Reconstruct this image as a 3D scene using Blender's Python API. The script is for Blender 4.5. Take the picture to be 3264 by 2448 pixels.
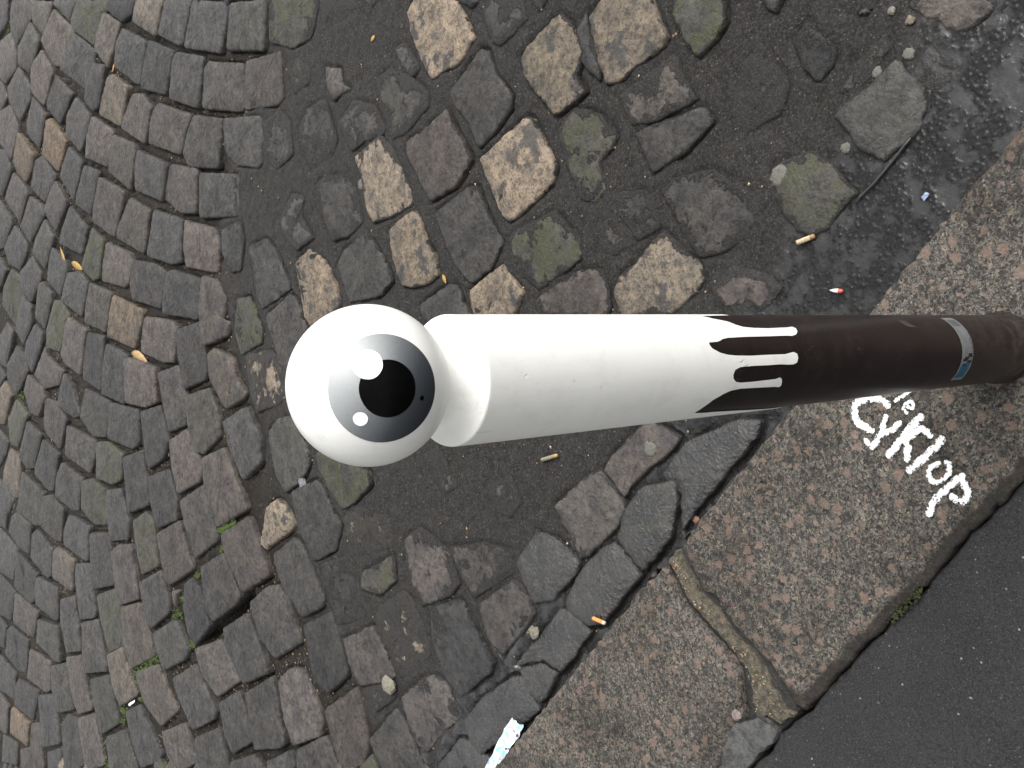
import bpy, bmesh, math, random
import numpy as np
from mathutils import Vector, Matrix

scene = bpy.context.scene
for o in list(bpy.data.objects):
    bpy.data.objects.remove(o)

# ------------------------------------------------------------------ camera
FPX, CX, CY, W0, H0 = 3000.0, 1632.0, 1224.0, 3264.0, 2448.0
CAM_H = 1.42                       # phone held 1.42 m above the pavement
_d = np.array([4990 - CX, -(1003 - CY), -FPX]); _d /= np.linalg.norm(_d)     # straight down, in camera axes
_up = -_d
_v = np.array([0, 0, -1.0])
_fw = _v - (_v @ _up) * _up; _fw /= np.linalg.norm(_fw)
_rt = np.cross(_fw, _up)
RW = np.array([_rt, _fw, _up])     # camera axes -> world axes
cam_data = bpy.data.cameras.new('camera')
cam = bpy.data.objects.new('camera', cam_data)
scene.collection.objects.link(cam)
cam_data.sensor_fit = 'HORIZONTAL'
cam_data.sensor_width = 36.0
cam_data.lens = 36.0 * FPX / W0
cam_data.clip_start = 0.02
cam_data.clip_end = 2000.0
m = Matrix([list(RW[i]) + [0.0] for i in range(3)] + [[0, 0, 0, 1]])
m.translation = Vector((0, 0, CAM_H))
cam.matrix_world = m
scene.camera = cam

# ------------------------------------------------------------------ sky, sun, exposure
SUN_DIR = Vector((0.74, -0.22, 0.92)).normalized()
world = bpy.data.worlds.new('World')
scene.world = world
world.use_nodes = True
wn = world.node_tree.nodes; wl = world.node_tree.links
wn.clear()
sky = wn.new('ShaderNodeTexSky'); sky.sky_type = 'NISHITA'; sky.sun_disc = False
sky.sun_elevation = math.asin(SUN_DIR.z)
sky.sun_rotation = math.atan2(SUN_DIR.x, SUN_DIR.y)
sky.dust_density = 4.0
hsv = wn.new('ShaderNodeHueSaturation'); hsv.inputs['Saturation'].default_value = 0.05   # overcast
bg = wn.new('ShaderNodeBackground'); bg.inputs['Strength'].default_value = 0.135
wo = wn.new('ShaderNodeOutputWorld')
wl.new(sky.outputs[0], hsv.inputs['Color']); wl.new(hsv.outputs[0], bg.inputs[0]); wl.new(bg.outputs[0], wo.inputs[0])
sun_data = bpy.data.lights.new('sun', 'SUN')
sun_data.energy = 1.5
sun_data.angle = math.radians(50)
sun_data.color = (1.0, 0.975, 0.94)
sun = bpy.data.objects.new('sun', sun_data)
scene.collection.objects.link(sun)
sun.rotation_euler = SUN_DIR.to_track_quat('Z', 'Y').to_euler()
sun.location = (1, 1, 5)
scene.view_settings.view_transform = 'Standard'
scene.view_settings.look = 'None'
scene.view_settings.gamma = 1.0
scene.view_settings.exposure = 1.05
scene.view_settings.use_curve_mapping = False
scene.render.engine = 'CYCLES'
scene.render.resolution_x, scene.render.resolution_y = 1024, 768

# ------------------------------------------------------------------ helpers
rng = random.Random(11)
nrs = np.random.RandomState(5)
TS = 816.0 / 1659.0
def T(c, r, x, y):
    return (816.0 * c + x * TS, 816.0 * r + y * TS)
def ray(p):
    q = RW @ np.array([p[0] - CX, -(p[1] - CY), -FPX])
    return q / np.linalg.norm(q)
def ground(p, z=0.0):
    """photo pixel -> real position on the level z"""
    q = ray(p); t = (z - CAM_H) / q[2]
    return np.array([q[0] * t, q[1] * t])
def project(x, y, z):
    c = RW.T @ np.array([x, y, z - CAM_H])
    if c[2] >= -1e-3: return None
    return (CX + FPX * c[0] / -c[2], CY - FPX * c[1] / -c[2])

def link(o):
    scene.collection.objects.link(o); return o
def mesh_obj(name, verts, faces, mat, parent=None, smooth=True):
    me = bpy.data.meshes.new(name)
    me.from_pydata([tuple(map(float, v)) for v in verts], [], faces)
    me.update()
    if smooth:
        me.polygons.foreach_set('use_smooth', [True] * len(me.polygons))
    if mat: me.materials.append(mat)
    o = link(bpy.data.objects.new(name, me))
    if parent: o.parent = parent
    return o
def empty(name, loc=(0, 0, 0)):
    o = link(bpy.data.objects.new(name, None)); o.location = loc
    o.empty_display_size = 0.05
    return o
def tag(o, label, cat, group=None, kind=None):
    if label: o['label'] = label
    if cat: o['category'] = cat
    if group: o['group'] = group
    if kind: o['kind'] = kind
    return o
def attr(me, name, data):
    a = me.attributes.new(name, 'FLOAT_COLOR', 'POINT')
    a.data.foreach_set('color', np.asarray(data, dtype=np.float32).ravel())

def _hash(i, j, seed):
    n = (i.astype(np.int64) * 374761393 + j.astype(np.int64) * 668265263 + seed * 1442695041) & 0xFFFFFFFF
    n = ((n ^ (n >> 13)) * 1274126177) & 0xFFFFFFFF
    n = n ^ (n >> 16)
    return (n & 0xFFFF) / 65535.0
def vnoise(x, y, seed=0):
    xi = np.floor(x); yi = np.floor(y); fx = x - xi; fy = y - yi
    fx = fx * fx * (3 - 2 * fx); fy = fy * fy * (3 - 2 * fy)
    a = _hash(xi, yi, seed); b = _hash(xi + 1, yi, seed); c = _hash(xi, yi + 1, seed); d = _hash(xi + 1, yi + 1, seed)
    return (a * (1 - fx) + b * fx) * (1 - fy) + (c * (1 - fx) + d * fx) * fy
def fbm(x, y, seed=0, octv=4):
    s = 0; a = 0.5; t = 0
    for k in range(octv):
        s = s + a * vnoise(x, y, seed + k * 17); t += a; x = x * 2.03; y = y * 2.03; a *= 0.55
    return s / t
def in_poly(px, py, poly):
    ins = np.zeros(px.shape, bool); n = len(poly); j = n - 1
    for i in range(n):
        xi, yi = poly[i]; xj, yj = poly[j]
        c = ((yi > py) != (yj > py)) & (px < (xj - xi) * (py - yi) / (yj - yi + 1e-12) + xi)
        ins ^= c; j = i
    return ins

# ------------------------------------------------------------------ materials
class NT:
    def __init__(self, name):
        self.m = bpy.data.materials.new(name); self.m.use_nodes = True
        self.t = self.m.node_tree; self.n = self.t.nodes
        self.b = self.n['Principled BSDF']
    def new(self, ty, **kw):
        nd = self.n.new(ty)
        for k, v in kw.items(): setattr(nd, k, v)
        return nd
    def set(self, sock, v):
        if isinstance(v, bpy.types.NodeSocket): self.t.links.new(v, sock)
        elif v is not None: sock.default_value = v
    def pos(self, obj=False):
        if obj: return self.new('ShaderNodeTexCoord').outputs['Object']
        return self.new('ShaderNodeNewGeometry').outputs['Position']
    def attr(self, name):
        nd = self.new('ShaderNodeAttribute', attribute_name=name); return nd
    def noise(self, vec, scale, detail=3, rough=0.55, dist=0.0):
        nd = self.new('ShaderNodeTexNoise'); self.set(nd.inputs['Vector'], vec)
        nd.inputs['Scale'].default_value = scale; nd.inputs['Detail'].default_value = detail
        nd.inputs['Roughness'].default_value = rough; nd.inputs['Distortion'].default_value = dist
        return nd.outputs['Fac']
    def voro(self, vec, scale, feature='F1', rand=1.0):
        nd = self.new('ShaderNodeTexVoronoi', feature=feature); self.set(nd.inputs['Vector'], vec)
        nd.inputs['Scale'].default_value = scale; nd.inputs['Randomness'].default_value = rand
        return nd
    def math(self, op, a, b=None, c=None, clamp=False):
        nd = self.new('ShaderNodeMath', operation=op, use_clamp=clamp)
        self.set(nd.inputs[0], a); self.set(nd.inputs[1], b)
        if c is not None: self.set(nd.inputs[2], c)
        return nd.outputs[0]
    def ramp(self, fac, a, b, lo=0.0, hi=1.0):
        nd = self.new('ShaderNodeMapRange', interpolation_type='SMOOTHSTEP')
        self.set(nd.inputs[0], fac); self.set(nd.inputs[1], a); self.set(nd.inputs[2], b)
        self.set(nd.inputs[3], lo); self.set(nd.inputs[4], hi)
        return nd.outputs[0]
    def mix(self, fac, a, b, mode='MIX'):
        nd = self.new('ShaderNodeMix', data_type='RGBA', blend_type=mode)
        self.set(nd.inputs[0], fac); self.set(nd.inputs[6], a); self.set(nd.inputs[7], b)
        return nd.outputs[2]
    def crmp(self, fac, stops, interp='LINEAR'):
        nd = self.new('ShaderNodeValToRGB'); cr = nd.color_ramp; cr.interpolation = interp
        while len(cr.elements) < len(stops): cr.elements.new(0.5)
        for e, (p, c) in zip(cr.elements, stops): e.position = p; e.color = (*c, 1)
        self.set(nd.inputs[0], fac); return nd.outputs[0]
    def add(self, a, b, s=1.0):
        nd = self.new('ShaderNodeVectorMath', operation='MULTIPLY_ADD')
        self.set(nd.inputs[0], b); nd.inputs[1].default_value = (s, s, s); self.set(nd.inputs[2], a)
        return nd.outputs[0]
    def bump(self, h, strength, dist, prev=None):
        nd = self.new('ShaderNodeBump'); nd.inputs['Strength'].default_value = strength
        nd.inputs['Distance'].default_value = dist; self.set(nd.inputs['Height'], h)
        if prev is not None: self.set(nd.inputs['Normal'], prev)
        return nd.outputs[0]
    def out(self, color=None, rough=None, normal=None, spec=None, **kw):
        self.set(self.b.inputs['Base Color'], color if not isinstance(color, tuple) else (*color, 1))
        self.set(self.b.inputs['Roughness'], rough); self.set(self.b.inputs['Normal'], normal)
        if spec is not None: self.set(self.b.inputs['Specular IOR Level'], spec)
        for k, v in kw.items(): self.set(self.b.inputs[k], v)
        return self.m

def mat_stone():
    n = NT('damp_basalt')
    ti = n.attr('tint'); pr = n.attr('prm')
    sep = n.new('ShaderNodeSeparateColor'); n.set(sep.inputs[0], pr.outputs['Color'])
    patch, wet, seed = sep.outputs[0], sep.outputs[1], sep.outputs[2]
    off = n.new('ShaderNodeCombineXYZ'); n.set(off.inputs[2], n.math('MULTIPLY', seed, 37.0))
    v = n.add(n.pos(), off.outputs[0])
    big = n.noise(v, 18, 4, 0.6); mid = n.noise(v, 60, 6, 0.7, 0.4); fine = n.noise(v, 250, 5, 0.85); cr = n.noise(v, 150, 3, 0.6)
    mul = lambda c, k: n.mix(1.0, c, (*k, 1), 'MULTIPLY')
    col = n.mix(n.ramp(big, 0.32, 0.68, 0.0, 1.0), mul(ti.outputs['Color'], (0.70, 0.70, 0.72)), mul(ti.outputs['Color'], (1.34, 1.28, 1.21)))
    col = n.mix(n.ramp(mid, 0.50, 0.60, 0, 0.80), col, mul(col, (0.40, 0.40, 0.41)))            # scuffs, worn pits of the split face
    col = n.mix(n.ramp(mid, 0.46, 0.32, 0, 0.55), col, mul(col, (1.65, 1.55, 1.45)))             # rubbed lighter spots
    col = n.mix(n.ramp(fine, 0.40, 0.62, 0.0, 0.55), mul(col, (0.82, 0.82, 0.82)), mul(col, (1.6, 1.6, 1.58)))
    pits = n.voro(n.add(v, n.new('ShaderNodeTexNoise').outputs['Color'], 0.0), 105)
    pit = n.math('MULTIPLY', n.ramp(n.math('ADD', pits.outputs['Distance'], n.math('MULTIPLY', cr, 0.35)), 0.40, 0.52, 1, 0), n.ramp(n.noise(v, 34, 2), 0.32, 0.50))
    sk = n.noise(v, 15, 6, 0.62, 0.25)
    skin = n.math('MAXIMUM', n.ramp(sk, 0.555, 0.60), n.math('MULTIPLY', pit, 0.72))
    col = n.mix(n.math('MULTIPLY', skin, patch), col, n.mix(n.ramp(fine, 0.4, 0.65), (0.026, 0.0255, 0.026, 1), (0.060, 0.058, 0.058, 1)))
    col = n.mix(n.math('MULTIPLY', pr.outputs['Alpha'], n.ramp(n.noise(v, 19, 5, 0.6), 0.42, 0.60, 0, 0.75)), col, n.mix(n.ramp(fine, 0.4, 0.65), (0.030, 0.032, 0.014, 1), (0.068, 0.070, 0.036, 1)))
    tn = n.noise(v, 17, 7, 0.66, 0.15)
    rim = n.attr('rim').outputs['Fac']
    thr = n.math('SUBTRACT', n.math('SUBTRACT', 0.84, n.math('MULTIPLY', ti.outputs['Alpha'], 0.56)), n.math('MULTIPLY', rim, 0.27))
    tar = n.ramp(tn, n.math('SUBTRACT', thr, 0.025), n.math('ADD', thr, 0.025))
    tar = n.math('MULTIPLY', tar, n.ramp(n.math('ADD', ti.outputs['Alpha'], rim), 0.0, 0.05))
    tarc = n.mix(n.ramp(fine, 0.44, 0.66), (0.0105, 0.0098, 0.0094, 1), (0.052, 0.048, 0.045, 1))
    col = n.mix(n.math('MULTIPLY', tar, 0.93), col, tarc)
    rgh = n.math('SUBTRACT', n.ramp(mid, 0.3, 0.7, 0.42, 0.60), n.math('MULTIPLY', wet, n.ramp(big, 0.35, 0.6, 0.10, 0.25)), clamp=True)
    h = n.math('ADD', n.math('MULTIPLY', big, 0.9), n.math('MULTIPLY', mid, 0.6))
    nb = n.bump(h, 0.85, 0.012)
    nb = n.bump(n.math('ADD', fine, cr), 0.6, 0.0022, nb)
    nb = n.bump(n.math('MULTIPLY', tar, n.math('ADD', 0.8, n.noise(v, 300, 3, 0.7))), 0.9, 0.005, nb)
    return n.out(col, rgh, nb, 0.28, **{'Coat Weight': n.math('MULTIPLY', wet, 0.95), 'Coat Roughness': 0.15, 'Coat IOR': 1.45, 'Coat Normal': n.bump(n.math('ADD', h, n.math('MULTIPLY', cr, 0.9)), 0.75, 0.009)})
M_STONE = mat_stone()

def mat_road():
    n = NT('tar_and_sand_joints')
    at = n.attr('mixv'); sep = n.new('ShaderNodeSeparateColor'); n.set(sep.inputs[0], at.outputs['Color'])
    sand, wet = sep.outputs[0], sep.outputs[1]
    v = n.pos()
    fine = n.noise(v, 210, 5, 0.85); mid = n.noise(v, 38, 6, 0.68); gr = n.voro(v, 210)
    gs = n.new('ShaderNodeSeparateColor'); n.set(gs.inputs[0], gr.outputs['Color'])
    tarc = n.mix(n.ramp(mid, 0.35, 0.68), (0.0080, 0.0074, 0.0070, 1), (0.0205, 0.0190, 0.0178, 1))
    tarc = n.mix(n.ramp(fine, 0.47, 0.62, 0, 0.85), tarc, (0.056, 0.052, 0.048, 1))
    sandc = n.mix(n.ramp(fine, 0.40, 0.64), (0.0040, 0.0034, 0.0029, 1), (0.026, 0.0215, 0.0165, 1))
    dot = n.ramp(gr.outputs['Distance'], 0.22, 0.42, 1, 0)
    spk = n.math('MULTIPLY', dot, n.ramp(gs.outputs[0], 0.70, 0.72)); spk2 = n.math('MULTIPLY', dot, n.ramp(gs.outputs[0], 0.93, 0.94))
    sandc = n.mix(n.math('MULTIPLY', spk, n.ramp(mid, 0.42, 0.6)), sandc, n.mix(gs.outputs[1], (0.26, 0.19, 0.11, 1), (0.12, 0.10, 0.085, 1)))
    tarc = n.mix(n.math('MULTIPLY', spk2, 0.7), tarc, n.mix(gs.outputs[1], (0.16, 0.15, 0.14, 1), (0.13, 0.085, 0.05, 1)))
    col = n.mix(sand, tarc, sandc)
    col = n.mix(n.math('MULTIPLY', wet, 0.72), col, (0.010, 0.0098, 0.0105, 1))
    rgh = n.math('SUBTRACT', 0.62, n.math('MULTIPLY', wet, n.ramp(n.noise(v, 14, 4), 0.3, 0.6, 0.36, 0.54)), clamp=True)
    nb = n.bump(n.math('ADD', n.math('MULTIPLY', fine, 0.6), mid), 0.9, 0.008)
    blob = n.voro(v, 120, 'SMOOTH_F1')
    nb = n.bump(n.math('MULTIPLY', wet, n.math('ADD', n.ramp(blob.outputs['Distance'], 0.05, 0.6, 1, 0), n.noise(v, 130, 3, 0.6))), 0.6, 0.006, nb)
    pud = n.noise(v, 26, 4, 0.6)
    hgt = n.math('MULTIPLY', n.ramp(blob.outputs['Distance'], 0.10, 0.55, 1, 0), n.ramp(pud, 0.40, 0.60))      # pebbles of the tar standing out of the film
    cn = n.bump(n.math('ADD', n.math('MULTIPLY', hgt, 0.8), n.math('MULTIPLY', n.noise(v, 34, 3, 0.5), 1.0)), 0.55, 0.004)
    return n.out(col, rgh, nb, 0.17, **{'Coat Weight': n.math('MULTIPLY', wet, n.ramp(n.math('ADD', pud, n.math('MULTIPLY', hgt, 0.2)), 0.38, 0.60, 1.0, 0.15)), 'Coat Roughness': 0.20, 'Coat IOR': 1.65, 'Coat Normal': cn})
M_ROAD = mat_road()

def mat_granite():
    n = NT('pink_grey_granite')
    v0 = n.pos()
    nz = n.new('ShaderNodeTexNoise'); n.set(nz.inputs['Vector'], v0); nz.inputs['Scale'].default_value = 95; nz.inputs['Detail'].default_value = 4; nz.inputs['Roughness'].default_value = 0.7
    v = n.add(v0, nz.outputs['Color'], 0.020)
    big = n.noise(v0, 6, 4, 0.6, 0.4)
    c1 = n.voro(v, 340); s1 = n.new('ShaderNodeSeparateColor'); n.set(s1.inputs[0], c1.outputs['Color'])
    base = n.crmp(s1.outputs[0], [(0.0, (0.014, 0.013, 0.012)), (0.16, (0.042, 0.039, 0.036)), (0.36, (0.078, 0.072, 0.063)), (0.60, (0.122, 0.111, 0.092)), (0.84, (0.165, 0.152, 0.132)), (0.96, (0.24, 0.205, 0.155))], 'CONSTANT')
    dk = n.noise(v, 75, 6, 0.75, 0.2)
    base = n.mix(n.ramp(dk, n.math('SUBTRACT', 0.585, n.math('MULTIPLY', big, 0.14)), 0.60, 0, 0.92), base, (0.024, 0.023, 0.022, 1))
    col = base
    for sc, th, hi in ((46, 0.66, 0.50), (95, 0.70, 0.46)):
        c2 = n.voro(v, sc); s2 = n.new('ShaderNodeSeparateColor'); n.set(s2.inputs[0], c2.outputs['Color'])
        pk = n.math('MULTIPLY', n.ramp(s2.outputs[1], th, th + 0.02), n.ramp(n.math('ADD', c2.outputs['Distance'], n.math('MULTIPLY', n.noise(v, 170, 4, 0.7), 0.4)), hi, hi + 0.14, 1, 0))
        pkc = n.mix(s2.outputs[2], (0.150, 0.102, 0.082, 1), (0.215, 0.162, 0.132, 1))
        col = n.mix(n.math('MULTIPLY', pk, 0.85), col, pkc)
    c3 = n.voro(v, 11); s3 = n.new('ShaderNodeSeparateColor'); n.set(s3.inputs[0], c3.outputs['Color'])
    blot = n.math('MULTIPLY', n.ramp(s3.outputs[0], 0.86, 0.88), n.ramp(n.math('ADD', c3.outputs['Distance'], n.math('MULTIPLY', n.noise(v, 70, 4), 0.3)), 0.32, 0.42, 1, 0))
    col = n.mix(n.math('MULTIPLY', blot, 0.85), col, (0.028, 0.028, 0.031, 1))
    col = n.mix(n.ramp(big, 0.42, 0.68, 0.0, 0.7), col, n.mix(1.0, col, (0.48, 0.44, 0.41, 1), 'MULTIPLY'))   # rain-dark, trodden areas
    ed = n.attr('edge')
    eg = n.ramp(n.math('ADD', ed.outputs['Fac'], n.math('MULTIPLY', n.math('SUBTRACT', n.noise(v0, 45, 4, 0.65), 0.5), 0.9)), 0.30, 0.62)
    col = n.mix(n.math('MULTIPLY', eg, 0.85), col, n.mix(n.noise(v0, 200, 3), (0.008, 0.0072, 0.0065, 1), (0.030, 0.025, 0.020, 1)))
    fine = n.noise(v0, 330, 4, 0.75)
    col = n.mix(n.ramp(fine, 0.40, 0.62, 0, 0.4), n.mix(1.0, col, (0.66, 0.655, 0.65, 1), 'MULTIPLY'), n.mix(1.0, col, (1.45, 1.44, 1.42, 1), 'MULTIPLY'))
    nb = n.bump(n.noise(v0, 42, 6, 0.65), 0.7, 0.008)
    nb = n.bump(n.math('ADD', fine, s1.outputs[1]), 0.45, 0.0022, nb)
    return n.out(col, n.ramp(fine, 0.3, 0.7, 0.46, 0.66), nb, 0.24)
M_GRANITE = mat_granite()

def mat_asphalt():
    n = NT('fine_asphalt')
    v = n.pos()
    fine = n.noise(v, 330, 5, 0.85); mid = n.noise(v, 9, 5, 0.6)
    col = n.mix(n.ramp(mid, 0.3, 0.7), (0.0185, 0.0186, 0.0200, 1), (0.028, 0.028, 0.0295, 1))
    col = n.mix(n.ramp(n.noise(v, 120, 4, 0.7), 0.42, 0.64, 0, 0.55), col, (0.007, 0.007, 0.0075, 1))
    col = n.mix(n.ramp(fine, 0.47, 0.62, 0, 0.9), col, (0.052, 0.051, 0.052, 1))
    for sc, th, k, cc in ((230, 0.62, 0.7, (0.17, 0.17, 0.17, 1)), (105, 0.86, 0.95, (0.30, 0.29, 0.28, 1)), (150, 0.90, 0.8, (0.20, 0.11, 0.06, 1))):
        c = n.voro(v, sc); s = n.new('ShaderNodeSeparateColor'); n.set(s.inputs[0], c.outputs['Color'])
        sp = n.math('MULTIPLY', n.ramp(s.outputs[0], th, th + 0.01), n.ramp(c.outputs['Distance'], 0.10, 0.24, 1, 0))
        sp = n.math('MULTIPLY', sp, n.math('MULTIPLY', s.outputs[1], k))
        col = n.mix(sp, col, cc)
    nb = n.bump(fine, 0.8, 0.0035)
    nb = n.bump(n.noise(v, 22, 4), 0.35, 0.006, nb)
    return n.out(col, n.ramp(mid, 0.3, 0.7, 0.48, 0.62), nb, 0.16)
M_ASPHALT = mat_asphalt()

def simple(name, color, rough=0.5, var=0.25, scale=60, bump=0.3, bdist=0.001, spec=0.5, fine=300):
    n = NT(name); v = n.pos()
    a = n.noise(v, scale, 4, 0.6); f = n.noise(v, fine, 3, 0.6)
    lo = tuple(c * (1 - var) for c in color); hi = tuple(min(1, c * (1 + var)) for c in color)
    col = n.mix(n.ramp(a, 0.3, 0.7), (*lo, 1), (*hi, 1))
    return n.out(col, n.ramp(a, 0.3, 0.7, max(0, rough - 0.06), min(1, rough + 0.06)), n.bump(n.math('ADD', f, a), bump, bdist), spec)

def mat_white():
    n = NT('white_paint'); v = n.pos(True)
    big = n.noise(v, 9, 3); f = n.noise(v, 900, 2, 0.6)
    col = n.mix(n.ramp(big, 0.3, 0.7), (0.73, 0.725, 0.69, 1), (0.77, 0.765, 0.73, 1))
    # a few dings and hairline cracks in the coat
    sc = n.new('ShaderNodeMapping'); n.set(sc.inputs[0], v); sc.inputs['Rotation'].default_value = (0.3, 0.4, 0.9); sc.inputs['Scale'].default_value = (1.6, 1.6, 0.12)
    d1 = n.voro(n.add(sc.outputs[0], n.new('ShaderNodeTexNoise').outputs['Color'], 0.0), 75); s = n.new('ShaderNodeSeparateColor'); n.set(s.inputs[0], d1.outputs['Color'])
    ding = n.math('MULTIPLY', n.ramp(s.outputs[0], 0.90, 0.91), n.ramp(d1.outputs['Distance'], 0.04, 0.10, 1, 0))
    col = n.mix(n.math('MULTIPLY', ding, 0.25), col, (0.40, 0.38, 0.34, 1))
    scr = None
    for k, (rot, sx) in enumerate((((0.5, 0.2, 0.7), (1, 9, 1)), ((1.9, 0.9, 0.1), (11, 1, 1)))):
        mp_ = n.new('ShaderNodeMapping'); n.set(mp_.inputs[0], v); mp_.inputs['Rotation'].default_value = rot; mp_.inputs['Scale'].default_value = sx
        t_ = n.noise(mp_.outputs[0], 40, 1, 0.5)
        l_ = n.math('MULTIPLY', n.ramp(n.math('ABSOLUTE', n.math('SUBTRACT', t_, 0.5)), 0.0, 0.008, 1, 0), n.ramp(n.noise(v, 31 + 9 * k, 2), 0.60, 0.68))
        scr = l_ if scr is None else n.math('MAXIMUM', scr, l_)
    grime = n.ramp(n.noise(v, 34, 6, 0.72), 0.48, 0.70, 0, 0.14)
    col = n.mix(grime, col, (0.36, 0.335, 0.29, 1))
    col = n.mix(n.math('MULTIPLY', scr, 0.38), col, (0.30, 0.285, 0.26, 1))
    mz_ = n.new('ShaderNodeMapping'); n.set(mz_.inputs[0], v); mz_.inputs['Scale'].default_value = (1, 1, 0.22)
    sag = n.noise(mz_.outputs[0], 60, 4, 0.6)
    nb = n.bump(f, 0.18, 0.0008); nb = n.bump(n.math('ADD', big, sag), 0.12, 0.0025, nb); nb = n.bump(n.math('ADD', ding, scr), 0.5, -0.0010, nb)
    return n.out(col, 0.34, nb, 0.42)
M_WHITE = mat_white()

def mat_pole():
    n = NT('dark_brown_paint'); v = n.pos(True)
    big = n.noise(v, 12, 4, 0.6); fine = n.noise(v, 500, 3)
    col = n.mix(n.ramp(big, 0.3, 0.7), (0.0095, 0.0060, 0.0058, 1), (0.0145, 0.0095, 0.0090, 1))
    scr = None
    for k, (rot, sx) in enumerate((((0.5, 0.2, 0.7), (1, 9, 1)), ((1.9, 0.9, 0.1), (11, 1, 1)), ((2.6, 1.3, 1.8), (1, 1, 10)))):
        mp = n.new('ShaderNodeMapping'); n.set(mp.inputs[0], v); mp.inputs['Rotation'].default_value = rot; mp.inputs['Scale'].default_value = sx
        t = n.noise(mp.outputs[0], 46, 1, 0.5)
        ln = n.ramp(n.math('ABSOLUTE', n.math('SUBTRACT', t, 0.5)), 0.0, 0.006, 1, 0)
        ln = n.math('MULTIPLY', ln, n.ramp(n.noise(v, 26 + 7 * k, 2), 0.56, 0.66))
        scr = ln if scr is None else n.math('MAXIMUM', scr, ln)
    col = n.mix(n.math('MULTIPLY', scr, 0.7), col, (0.085, 0.07, 0.065, 1))
    dust = n.ramp(n.noise(v, 38, 6, 0.75), 0.48, 0.75, 0, 0.35)
    col = n.mix(dust, col, (0.032, 0.025, 0.022, 1))
    sep = n.new('ShaderNodeSeparateXYZ'); n.set(sep.inputs[0], v)
    low = n.math('MULTIPLY', n.ramp(sep.outputs[2], 0.02, 0.26, 1, 0), n.ramp(n.noise(v, 55, 5, 0.65), 0.38, 0.66))
    col = n.mix(n.math('MULTIPLY', low, 0.6), col, (0.060, 0.048, 0.038, 1))          # splashed street dirt near the foot
    nb = n.bump(fine, 0.12, 0.0006); nb = n.bump(scr, 0.3, -0.0006, nb)
    return n.out(col, n.math('ADD', n.ramp(big, 0.3, 0.7, 0.28, 0.36), n.math('MULTIPLY', low, 0.3)), nb, 0.26)
M_POLE = mat_pole()

def mat_iris():
    n = NT('sprayed_grey_paint')
    at = n.attr('grad'); v = n.pos(True)
    f = n.noise(v, 700, 3, 0.7)
    g = n.math('ADD', at.outputs['Fac'], n.math('MULTIPLY', n.math('SUBTRACT', f, 0.5), 0.16))
    col = n.crmp(g, [(0.0, (0.33, 0.345, 0.345)), (0.25, (0.235, 0.245, 0.248)), (0.50, (0.115, 0.122, 0.128)), (0.75, (0.045, 0.050, 0.057)), (1.0, (0.020, 0.023, 0.028))])
    return n.out(col, 0.36, n.bump(f, 0.15, 0.0006), 0.4)
M_IRIS = mat_iris()
M_BLACK = simple('black_paint', (0.0012, 0.0012, 0.0014), 0.30, 0.2, 60, 0.1, 0.0005, 0.07, 900)
M_DOT = simple('white_dot_paint', (0.86, 0.87, 0.88), 0.32, 0.02, 60, 0.1, 0.0005, 0.4, 900)

# ------------------------------------------------------------------ the street: levels and lines
ZR = -0.045                                            # tops of the road stones, below the kerb
OUT_A, OUT_B = ground((3264, 374)), ground((1632, 2370))     # road side edge of the kerb
INN_A, INN_B = ground((3156, 1632)), ground((2448, 2389.5))  # pavement side edge of the kerb
KU = (OUT_B - OUT_A) / np.linalg.norm(OUT_B - OUT_A)         # along the kerb
KN = np.array([KU[1], -KU[0]])                               # towards the road
if KN @ (np.array([0.5, 2.5]) - OUT_A) < 0: KN = -KN
def kerb_dist(x, y):                                         # metres out from the kerb into the road
    return (x - OUT_A[0]) * KN[0] + (y - OUT_A[1]) * KN[1]

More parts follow.
